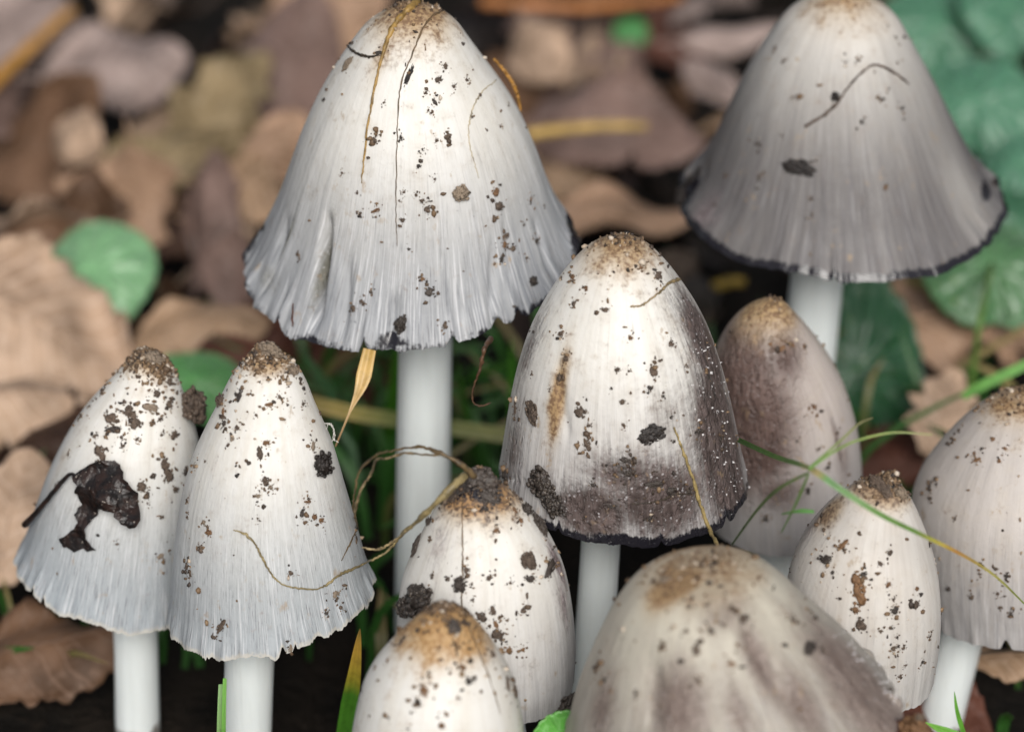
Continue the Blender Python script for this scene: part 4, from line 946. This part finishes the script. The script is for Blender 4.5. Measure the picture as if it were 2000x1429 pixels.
# ---------------------------------------------------------------- grass blades and stalks
def blade_geo(P, W, c0, c1, fold=.25, face=None):
    """ribbon with a centre fold along points P (n,3), widths W (n,)"""
    P = np.asarray(P, float); n = len(P)
    T = np.gradient(P, axis=0); T /= np.linalg.norm(T, axis=1)[:, None] + 1e-12
    view = np.array(face if face is not None else (0, -.85, .5), float)
    B = np.cross(T, view); B /= np.linalg.norm(B, axis=1)[:, None] + 1e-9
    Nn = np.cross(B, T)
    W = np.asarray(W)[:, None]
    rows = [P - B * W / 2 + Nn * 0, P - B * W / 4 - Nn * W * fold / 2, P - Nn * W * fold, P + B * W / 4 - Nn * W * fold / 2, P + B * W / 2]
    V = np.stack(rows, 1).reshape(-1, 3)
    bk = V - np.repeat(Nn, 5, 0) * .012 * CM
    F = grid_faces(n, 5); m = n * 5
    ed = []
    for i in range(n - 1): ed += [[i * 5, (i + 1) * 5, (i + 1) * 5 + m, i * 5 + m], [i * 5 + 4, i * 5 + 4 + m, (i + 1) * 5 + 4 + m, (i + 1) * 5 + 4]]
    u = np.repeat(np.linspace(0, 1, n), 5)[:, None]; v = np.tile(np.linspace(0, 1, 5), n)[:, None]
    cs = np.array([np.interp(u[:, 0], [s for s, _ in c0], [c[k] for _, c in c0]) for k in range(3)]).T if isinstance(c0, list) else np.array(c0) * (1 - u) + np.array(c1) * u
    C = np.hstack([cs, np.ones_like(u)])
    return np.vstack([V, bk]), np.vstack([F, F[:, ::-1] + m, np.array(ed)]), np.vstack([C, C]), np.vstack([np.hstack([u, v, 0 * u])] * 2)
def blade_obj(name, geo, parent=None):
    V, F, C, L = geo
    off = V[0].copy() if parent is None else np.array(parent.location)
    me = mesh_np(name, V - off, F)
    attr(me, 'col', 'FLOAT_COLOR', C); attr(me, 'luv', 'FLOAT_VECTOR', L)
    o = link(name, me, M_BLADE, parent)
    if parent is None: o.location = tuple(map(float, off))
    return o
def taper(n, w, tip=.05, base=.7): 
    u = np.linspace(0, 1, n)
    return w * np.minimum(base + (1 - base) * u / .35, 1) * np.clip((1 - u) / .45, 0, 1) ** .7 * (1 - tip) + w * tip
def seen_blade(pts, wpx, c0, c1, label, name='grass_shoot', group='grass blades around the mushrooms', n=22, wprof=None):
    """pts: (px, py, world y) from base to tip"""
    P = spline([at_y(*p) for p in pts], n)
    w = wpx * np.linalg.norm(P[n // 2] - C0) / FPX
    return props(blade_obj(name, blade_geo(P, (taper(n, w) if wprof is None else w * np.interp(np.linspace(0, 1, n), *wprof)), c0, c1)), label, 'grass', group)
G1, G2, GY, GS = (.022, .085, .014), (.045, .15, .026), (.55, .37, .05), (.42, .30, .13)
seen_blade([(655, 1560, .44), (672, 1440, .437), (690, 1330, .434), (703, 1228, .43)], 34, [(0, (.05, .19, .02)), (.58, (.07, .22, .02)), (.68, (.45, .36, .04)), (.88, (.6, .36, .06)), (1, (.2, .13, .04))], None, 'green grass blade with yellow pointed tip beside the ochre dome')
seen_blade([(428, 1520, .425), (430, 1400, .424), (432, 1337, .424)], 13, (.22, .42, .12), (.30, .50, .22), 'pale green cut grass blade at the foot of the cone cap stem', wprof=([0, 1], [1, .8]))
seen_blade([(436, 1520, .423), (437, 1400, .422), (439, 1325, .422)], 9, (.13, .34, .06), (.20, .46, .10), 'short bright grass blade beside the pale cut blade', wprof=([0, 1], [1, .8]))
seen_blade([(705, 950, .56), (655, 790, .56), (620, 730, .555), (588, 680, .55)], 22, (.05, .14, .06), (.13, .26, .14), 'blue-green grass blade crossing the gap behind the soil-crusted cone cap')
seen_blade([(765, 1000, .56), (763, 860, .56), (770, 760, .555), (775, 660, .55)], 30, (.03, .14, .015), (.09, .30, .03), 'broad green grass blade close behind the thick stem')
seen_blade([(1000, 900, .56), (1002, 800, .56), (1000, 720, .555), (998, 660, .55)], 16, (.05, .20, .02), (.13, .42, .05), 'bright green grass blade under the frilled rim by the purple-patched cap')
seen_blade([(900, 770, .58), (930, 735, .57), (980, 715, .56), (1030, 700, .55)], 14, G1, (.10, .33, .04), 'green grass blade arching toward the purple-patched cap')
seen_blade([(640, 960, .57), (720, 940, .57), (780, 900, .565), (840, 850, .56)], 16, G1, G2, 'green grass blade slanting behind the thick stem')
seen_blade([(700, 930, .55), (690, 880, .55), (675, 855, .55), (660, 840, .55)], 12, (.10, .2, .1), (.22, .34, .22), 'short grey-green grass blade beside the soil-crusted cone cap')
seen_blade([(960, 1000, .56), (930, 880, .56), (905, 780, .555), (890, 700, .55)], 16, G1, (.07, .2, .03), 'dull green grass blade to the side of the thick stem')
seen_blade([(1905, 1500, .43), (1885, 1440, .43), (1870, 1390, .43), (1864, 1350, .43)], 9, (.08, .26, .025), (.14, .38, .045), 'thin vivid green grass blade in front of the slanting stem')
seen_blade([(1960, 1480, .43), (1890, 1445, .43), (1840, 1425, .43), (1808, 1410, .43)], 18, (.10, .30, .035), (.15, .38, .05), 'wide light green grass blade lying at the foot of the slanting stem', wprof=([0, .6, 1], [1, 1, .1]))
seen_blade([(1880, 775, .53), (1920, 752, .53), (1970, 728, .53), (2040, 695, .53)], 20, (.12, .33, .06), (.17, .40, .10), 'light green grass blade leaning over the pale dotted cap', wprof=([0, .3, 1], [.7, 1, .9]))
seen_blade([(1720, 985, .56), (1700, 930, .56), (1690, 880, .56), (1680, 840, .56)], 22, (.02, .08, .02), (.04, .14, .03), 'dark green grass blade in the gap beside the mauve-brown cap')
seen_blade([(1955, 1430, .50), (1935, 1380, .50), (1925, 1340, .50), (1945, 1310, .50)], 9, (.30, .18, .08), (.25, .2, .05), 'dry brown grass stalk in the dark behind the slanting stem')
# dry grass leaf hanging from the frilled rim
seen_blade([(655, 872, .455), (685, 800, .458), (706, 750, .461), (722, 682, .464)], 30, [(0, (.22, .12, .05)), (.35, (.45, .30, .12)), (.8, (.60, .40, .14)), (1, (.42, .26, .06))], None, 'dry yellow grass leaf hanging below the frilled rim', name='dry_grass_leaf', wprof=([0, .3, .5, .75, 1], [.1, .14, .45, 1, .85]))
seen_blade([(600, 785, .535), (700, 808, .535), (850, 830, .535), (1000, 852, .535)], 30, [(0, (.20, .15, .03)), (.25, (.40, .30, .06)), (.5, (.20, .24, .05)), (1, (.24, .24, .08))], None, 'yellowish flattened grass stalk lying across behind the thick stem', wprof=([0, 1], [1, 1]))
# straws in the far litter
def straw(pts, wpx, col, label, name='straw'):
    P = spline([at_z(px, py, z * CM) for px, py, z in pts], 20)
    w = wpx * np.linalg.norm(P[10] - C0) / FPX / 2
    V, F = tube(P, np.full(20, w) * np.linspace(1, .8, 20), 8); off = V[0].copy()
    o = link(name, mesh_np(name, V - off, F), M_TINT); o.location = tuple(map(float, off)); o.color = (*col, 1)
    return props(o, label, 'straw')
straw([(-60, 210, 3.4), (20, 130, 3.5), (80, 75, 3.5), (142, 20, 3.4)], 30, (.55, .27, .05), 'orange straw slanting over the mauve leaves')
straw([(940, 5, 3.8), (1060, 12, 3.8), (1160, 14, 3.6), (1330, -5, 3.4)], 24, (.48, .19, .06), 'orange-brown straw lying across the far litter')
straw([(1030, 262, 4.0), (1110, 252, 4.0), (1190, 246, 4.0), (1264, 248, 4.0)], 24, (.52, .34, .10), 'yellow straw lying on the broad mauve-brown leaf')
straw([(1395, 560, 1.8), (1420, 552, 1.8), (1440, 550, 1.8), (1455, 552, 1.8)], 22, (.50, .33, .05), 'short yellow straw in the shade under the grey conical rim')
straw([(1745, 548, 2.6), (1790, 550, 3.0), (1825, 580, 3.0), (1850, 635, 2.6)], 16, (.30, .27, .06), 'bent yellow-green straw over the ragged tan leaf')
# shaded grass between the stems: a mass nobody could count
def grass_mass(n, x0, x1, y0, y1, hmin, hmax, seed, label):
    rng = np.random.default_rng(seed); V, F, C, L, k = [], [], [], [], 0
    for _ in range(n):
        b = np.array([rng.uniform(x0, x1), rng.uniform(y0, y1), -.002]); h = rng.uniform(hmin, hmax) * CM
        a = rng.uniform(0, 6.28); ln = rng.uniform(.2, 1.1) * h
        P = spline([b, b + np.array([math.cos(a) * ln * .2, math.sin(a) * ln * .2, h * .55]), b + np.array([math.cos(a) * ln, math.sin(a) * ln, h * rng.uniform(.6, 1)])], 9)
        g = rng.random(); c0 = np.array(G1) * rng.uniform(.5, 1.1); c1 = np.array(G2) * rng.uniform(.6, 1.4) if g < .8 else np.array(GS) * .7
        v, f, c, l = blade_geo(P, taper(9, rng.uniform(.10, .26) * CM), c0, c1)
        V.append(v); F.append(f + k); C.append(c); L.append(l); k += len(v)
    me = mesh_np('grass', np.concatenate(V), np.concatenate(F)); attr(me, 'col', 'FLOAT_COLOR', np.concatenate(C)); attr(me, 'luv', 'FLOAT_VECTOR', np.concatenate(L))
    props(link('grass', me, M_BLADE), label, 'grass', None, 'stuff')
grass_mass(80, -.062, .01, .53, .61, 2.0, 4.6, 1, 'shaded green grass growing behind the thick stem')
grass_mass(36, -.12, -.01, .48, .54, 1.5, 3.6, 2, 'dim low grass in the dark behind the cone cap stems')
grass_mass(40, .05, .14, .52, .62, 2, 5, 3, 'dim grass behind the dotted and mauve-brown caps')
grass_mass(22, .07, .13, .45, .52, .8, 2.0, 4, 'low grass in the dark at the foot of the slanting stem')

# ---------------------------------------------------------------- hairs, straws and the torn leaf that cling to the caps
ALL = list(CAPOBJ)
def surf(px, py, keys, lift):
    best = None
    for k in keys:
        h = cast(CAPOBJ[k].bvh, px, py)
        if h[0] is not None and (best is None or h[3] < best[0]):
            n = h[1] if h[1].dot(Vector(C0) - h[0]) > 0 else -h[1]
            best = (h[3], np.array(h[0] + n * lift))
    return None if best is None else best[1]
def strand(reg, pts, wpx, col, label, keys=(), name='plant_fibre', n=70, taper_=(.6, 1, .5), flat=1.0):
    """pts: (x, y) lies on the caps in keys; (x, y, Y) hangs free at world y = Y"""
    X = spline([rg(reg, p[0], p[1]) for p in pts], n)
    s = np.linspace(0, len(pts) - 1, n)
    free = [(i, p[2]) for i, p in enumerate(pts) if len(p) > 2]
    w = wpx * .5 / FPX * .5 * 1.0
    P = [None] * n
    for i in range(n):
        near = [f for f in free if abs(f[0] - s[i]) < .999]
        if not near or any(len(p) == 2 for p in (pts[int(s[i])], pts[min(int(s[i]) + 1, len(pts) - 1)])): P[i] = surf(X[i][0], X[i][1], keys, w * .6)
        if P[i] is None and near:
            a = free[0] if s[i] <= free[0][0] else None
            Y = np.interp(s[i], [f[0] for f in free], [f[1] for f in free]); P[i] = at_y(X[i][0], X[i][1], Y)
    idx = [i for i in range(n) if P[i] is not None]
    for i in range(n):
        if P[i] is None: P[i] = np.array([np.interp(i, idx, [P[j][k] for j in idx]) for k in range(3)])
    P = np.array(P)
    for _ in range(2): P[1:-1] = (P[:-2] + 2 * P[1:-1] + P[2:]) / 4
    rr = w * np.interp(np.linspace(0, 1, n), np.linspace(0, 1, len(taper_)), taper_) * (1 + .22 * np.sin(np.linspace(0, 40, n)) * np.sin(np.linspace(0, 17, n)) + .15 * np.sin(np.linspace(1, 75, n)))
    jr = np.random.default_rng(len(label)); P[1:-1] += jr.normal(0, .00006, (n - 2, 3))
    V, F = tube(P, np.maximum(rr, .00006), 6); off = V[0].copy()
    o = link(name, mesh_np(name, V - off, F), M_FIBRE); o.location = tuple(map(float, off)); o.color = (*col, 1)
    return props(o, label, 'fibre')
YB, BR, DK, ST = (.36, .22, .06), (.14, .09, .045), (.05, .035, .022), (.34, .27, .13)
strand(R1, [(745,10),(690,60),(640,130),(600,250),(570,380),(550,500),(535,620),(525,730)], 5.5, YB, 'yellow-brown stalk running from the tip down the tall bell-shaped cap', ['A'], taper_=(3, 2.2, 1, .9, .5))
strand(R1, [(850,40),(800,70),(760,130),(720,230),(685,320),(668,450),(665,600),(660,800),(665,980)], 3.2, BR, 'thin dark hair hanging straight down the tall bell-shaped cap', ['A'], taper_=(1.5, 1.2, 1, .8, .5))
strand(R1, [(465,180),(500,210),(550,228),(592,220)], 6, DK, 'short dark curved fibre on the shoulder of the tall bell-shaped cap', ['A'])
strand(R1, [(1060,320),(1000,370),(960,450),(950,560),(990,710)], 3, (.5, .42, .28), 'faint pale hair on the flank of the tall bell-shaped cap', ['A'])
strand(R1, [(1050,235,.505),(1090,280,.505),(1130,340,.505),(1150,400,.505),(1158,445,.505)], 9, (.45, .22, .04), 'orange fibre curling off the side of the tall bell-shaped cap')
strand(R4, [(600,360),(650,352),(720,300),(760,262),(803,247)], 5, (.30, .22, .11), 'bent dry fibre near the tip of the purple-patched cap', ['E'], taper_=(.7, .8, 1, 1.6))
strand(R4, [(780,860),(805,930),(835,1010),(865,1100),(890,1190),(930,1290,.437),(968,1360,.43)], 8, (.36, .27, .11), 'yellowish straw running over the rim of the purple-patched cap', ['E'], taper_=(.4, .8, 1, 1))
strand(R4, [(605,1180),(680,1175),(740,1160),(780,1140),(860,1140)], 4, DK, 'black thread across the lower purple-patched cap', ['E'])
strand(R2, [(580,490),(650,450),(700,405),(740,350),(790,290),(850,252),(920,280),(980,325)], 6, (.10, .065, .045), 'dark bent hair across the wide grey conical cap', ['F'], taper_=(1, 1.2, .8, .8, 1, .8))
strand(R5, [(603,280),(600,400),(603,560),(600,700),(597,800),(610,880),(640,950),(690,1070),(740,1200),(780,1340)], 3.6, (.16, .10, .05), 'long brown hair hanging from the mud-capped tip down over the ochre dome', ['C', 'K'], n=110)
strand(R5, [(555,985),(570,1030),(575,1065)], 5, BR, 'short brown hair below the ochre dome tip', ['K'], n=20)
strand(R9, [(1130,880,.424),(1040,800,.423),(920,735,.424),(800,693,.426),(720,694,.428),(600,716,.424),(510,740,.42),(400,838,.424),(372,950,.424),(356,1060,.426),(372,1150),(385,1190),(340,1285),(280,1410)], 5.0, (.15, .10, .045), 'dry looping stalk arching from the mud-capped tip to the cone cap', ['B2'], taper_=(2.4, 2.0, 1, .8, .8, .7, .7, .5), n=120)
strand(R9, [(905,742,.424),(800,742,.425),(700,728,.427),(620,748,.424),(560,765,.424),(505,770,.42),(470,860,.424),(410,950,.424),(378,1050,.424),(366,1125,.426),(376,1180)], 5.0, (.22, .16, .085), 'second dry stalk looping beside the arching stalk', ['B2'], taper_=(.8, 1, .7, 1.2, .8), n=110)
strand(R9, [(1070,870,.424),(990,940,.421),(900,1030,.420),(820,1110,.421),(740,1180,.423),(680,1230,.425),(620,1300,.428),(560,1360,.424),(480,1405,.424),(330,1470),(250,1510),(190,1560),(100,1590),(-60,1570),(-140,1520),(-200,1430),(-260,1310),(-330,1240),(-400,1215)], 6.5, (.30, .235, .11), 'long dry grass stem lying from the mud-capped tip across to the cone cap', ['B2'], taper_=(2.2, 2.6, 2.0, 1.2, .9, .7, .8, .7, .6, .5, .6, .9, .5), n=170)
strand(R9, [(690,1225,.424),(580,1310,.428),(500,1340,.424),(410,1325,.424)], 6, (.38, .29, .15), 'thin dry side shoot of the long dry grass stem', n=40)
strand(R9, [(1230,5,.465),(1190,70,.46),(1160,200,.46),(1115,330,.46),(1120,410,.46),(1170,430,.46),(1230,410,.46)], 5, (.12, .06, .03), 'fine dark root thread hanging below the frilled rim', taper_=(2.5, 1.6, .7, .7, .7), n=60)
strand(R1, [(250,1210,.475),(247,1260,.475),(249,1302,.475)], 5, (.12, .04, .02), 'short red-brown thread hanging under the frilled rim', n=14)
strand(R9, [(175,540,.44),(215,545,.44),(235,590,.44),(230,640,.44),(265,660,.44)], 3, (.7, .68, .62), 'wisp of white fuzz on the edge of the cone cap', n=40)
strand(R9, [(185,585,.44),(200,545,.44),(228,570,.44),(240,630,.44),(220,655,.44)], 2.5, (.7, .68, .62), 'second wisp of white fuzz on the edge of the cone cap', n=40)

# grass stem with side leaves lying across the plump white cap
gs = empty('grass_sprig', tuple(map(float, at_y(*rg(R7, 100, 490), .45))))
props(gs, 'green jointed grass stem with thin side leaves lying across the plump white cap', 'grass')
def gpart(name, pts, wpx, c0, c1, wprof=([0, 1], [1, 1])):
    P = spline([at_y(*rg(R7, x, y), Y) for x, y, Y in pts], 26)
    w = wpx * np.linalg.norm(P[13] - C0) / FPX
    blade_obj(name, blade_geo(P, w * np.interp(np.linspace(0, 1, 26), *wprof), c0, c1), gs)
gpart('stalk', [(100,490,.45),(220,545,.43),(330,582,.412),(430,650,.408),(560,732,.406),(700,800,.410),(830,865,.415),(930,930,.42),(1022,1018,.425)], 8,
      [(0, (.05, .12, .03)), (.22, (.10, .20, .04)), (.27, (.45, .33, .16)), (.32, (.10, .23, .07)), (.6, (.14, .26, .06)), (.68, (.50, .40, .08)), (.72, (.40, .20, .05)), (.85, (.42, .38, .10)), (1, (.18, .24, .06))], None, ([0, .25, .28, .7, 1], [1.3, 1.2, 1.7, .9, .4]))
gpart('side_leaf', [(330,582,.411),(430,495,.415),(490,440,.42),(535,420,.425)], 5.5, (.14, .24, .06), (.34, .28, .15), ([0, .6, 1], [1, .8, .3]))
gpart('side_leaf', [(330,585,.410),(400,535,.413),(480,495,.417),(600,468,.42),(725,475,.42)], 5.5, (.13, .26, .06), (.35, .40, .13), ([0, .6, 1], [1, .8, .3]))
gpart('side_leaf', [(325,598,.411),(230,650,.415),(160,720,.42),(80,830,.425)], 7, (.10, .15, .05), (.03, .04, .02), ([0, .4, 1], [.7, 1, .5]))
gpart('side_leaf', [(328,600,.411),(290,690,.413),(240,790,.415)], 6, (.12, .2, .06), (.06, .10, .04), ([0, .4, 1], [.7, 1, .4]))
gpart('side_leaf', [(345,722,.415),(300,720,.416),(240,730,.418)], 9, (.10, .26, .07), (.08, .18, .05), ([0, .4, 1], [.7, 1, .2]))

# torn black leaf on the tilted white cap
def torn_leaf():
    poly = [(290,510),(300,492),(340,470),(380,456),(420,452),(432,468),(450,490),(452,512),(468,532),(490,556),(486,590),(495,625),(484,655),(465,668),(440,658),(428,640),(420,625),(395,616),(380,618),(362,632),(350,650),(330,672),(318,695),(315,730),(330,750),(345,775),(320,781),(300,772),(270,782),(250,770),(230,765),(222,750),(212,735),(240,722),(262,708),(276,692),(287,675),(276,655),(280,640),(294,615),(298,590),(290,565),(302,545)]
    rng = np.random.default_rng(8)
    # ragged outline
    out = []
    for i, p in enumerate(poly):
        q = poly[(i + 1) % len(poly)]
        for u in (0, .5): out.append((p[0] + (q[0] - p[0]) * u + rng.uniform(-4, 4), p[1] + (q[1] - p[1]) * u + rng.uniform(-4, 4)))
    ins = []
    def inside(x, y):
        c = False
        for i in range(len(out)):
            (x1, y1), (x2, y2) = out[i], out[i - 1]
            if (y1 > y) != (y2 > y) and x < (x2 - x1) * (y - y1) / (y2 - y1) + x1: c = not c
        return c
    for x in range(205, 505, 11):
        for y in range(445, 790, 11):
            if inside(x, y): ins.append((x + rng.uniform(-3, 3), y + rng.uniform(-3, 3)))
    v, e, f, *_ = geometry.delaunay_2d_cdt([Vector(p) for p in out + ins], [], [list(range(len(out)))], 1, .01)
    cp = CAPOBJ['B1']; P = []
    for q in v:
        px, py = rg(R3, q[0], q[1])
        h = cast(cp.bvh, px, py); p = np.array(h[0]); n = np.array(h[1]); n *= 1 if n @ (C0 - p) > 0 else -1
        lift = .10 + .16 * smooth01(430, 500, q[0]) + .22 * np.exp(-(((q[0] - 395) / 60) ** 2 + ((q[1] - 560) / 70) ** 2)) + .20 * smooth01(600, 660, q[1]) * smooth01(360, 440, q[0]) - .06 * smooth01(690, 740, q[1])
        lift += .05 * math.sin(q[0] * .035 + q[1] * .02) + .05 * math.sin(q[1] * .04 - q[0] * .025) + .035 * abs(math.sin((q[0] - q[1] * .6) * .02)) + rng.uniform(-.006, .006)
        lift = max(lift * 1.5 - .05, .04)
        P.append(p + n * lift * CM)
    P = np.array(P); nrm = np.array([0, -.6, .4]) * .03 * CM; m = len(P)
    cnt = {}
    for t in f:
        for a, b in zip(t, list(t[1:]) + [t[0]]): cnt[(a, b)] = cnt.get((a, b), 0) + 1
    F = [list(t) for t in f] + [[i + m for i in reversed(t)] for t in f]
    for (a, b) in cnt:
        if (b, a) not in cnt: F.append([b, a, a + m, b + m])
    loc = P[0].copy()
    r = empty('torn_leaf', tuple(map(float, loc)))
    props(r, 'torn black-brown leaf scrap with stalk stuck to the tilted white cap', 'dead leaf')
    N = NT('black_leaf'); obj = N.n('ShaderNodeTexCoord').outputs['Object']
    a = N.noise(obj, 500, 4); b = N.noise(obj, 1800, 2)
    c = N.mix(N.step(.4, .65, a), (.008, .006, .006), (.024, .012, .009)); c = N.mix(N.step(.68, .74, b), c, (.4, .35, .3))
    N.set(Base_Color=c, Roughness=.42, Normal=N.bump(a, .6, .0006))
    link('blade', mesh_np('blade', np.vstack([P, P - nrm]) - loc, F, False), N.m, r)
    def cling(pts, rads, name, n):
        X = spline([rg(R3, *p) for p in pts], n); Q = []
        for x, y in X:
            h = cast(cp.bvh, x, y); nn = np.array(h[1]); nn *= 1 if nn @ (C0 - np.array(h[0])) > 0 else -1
            Q.append(np.array(h[0]) + nn * .0016)
        rr = np.interp(np.linspace(0, 1, n), np.linspace(0, 1, len(rads)), rads) * CM
        link(name, mesh_np(name, *[(np.array(t_) - loc if i == 0 else t_) for i, t_ in enumerate(tube(Q, rr, 8))]), N.m, r)
    cling([(292,512),(272,506),(240,540),(190,605),(150,655),(118,692)], (.03, .035, .045, .05, .055, .07), 'stalk', 24)
torn_leaf()

# mud and wet debris behind the purple-patched cap, rough brown cone at the corner
def clod(px, py, Y, s_px, mat, label, me, asp=1.0, ang=0, name='soil_lump'):
    p = at_y(px, py, Y) if Y > .1 else at_z(px, py, Y); n = C0 - p
    return stick(CL[me], p, n, s_px * np.linalg.norm(n) / FPX, name, mat, label, None, 'soil lump', asp, ang, 1.0, .5)
clod(1330, 530, .022, 85, M_SOIL, 'black wet debris lump behind the shoulder of the purple-patched cap', 1, 1.5, 50)
clod(1368, 580, .02, 80, M_MUD, 'black debris lump between the purple-patched and mauve-brown caps', 0, 1.4, 60)
clod(1375, 610, .016, 52, M_SANDY, 'grey glinting debris bit beside the purple-patched cap', 2, 1.4, 20)
clod(1350, 500, .012, 50, M_MUD, 'small dark debris bit under the rim of the grey conical cap', 2)
clod(1790, 1425, .008, 62, M_RUST, 'rough red-brown bark lump at the edge of the broad cap', 1, 1.6, 25)
clod(1797, 1400, .016, 18, M_SANDY, 'tiny pale grain on the red-brown bark lump', 2, 1.5, 5)
clod(1108, 1378, .413, 42, M_MUD, 'dark crumb cluster hanging at the rim of the egg-shaped cap', 0, 1.8, -60)
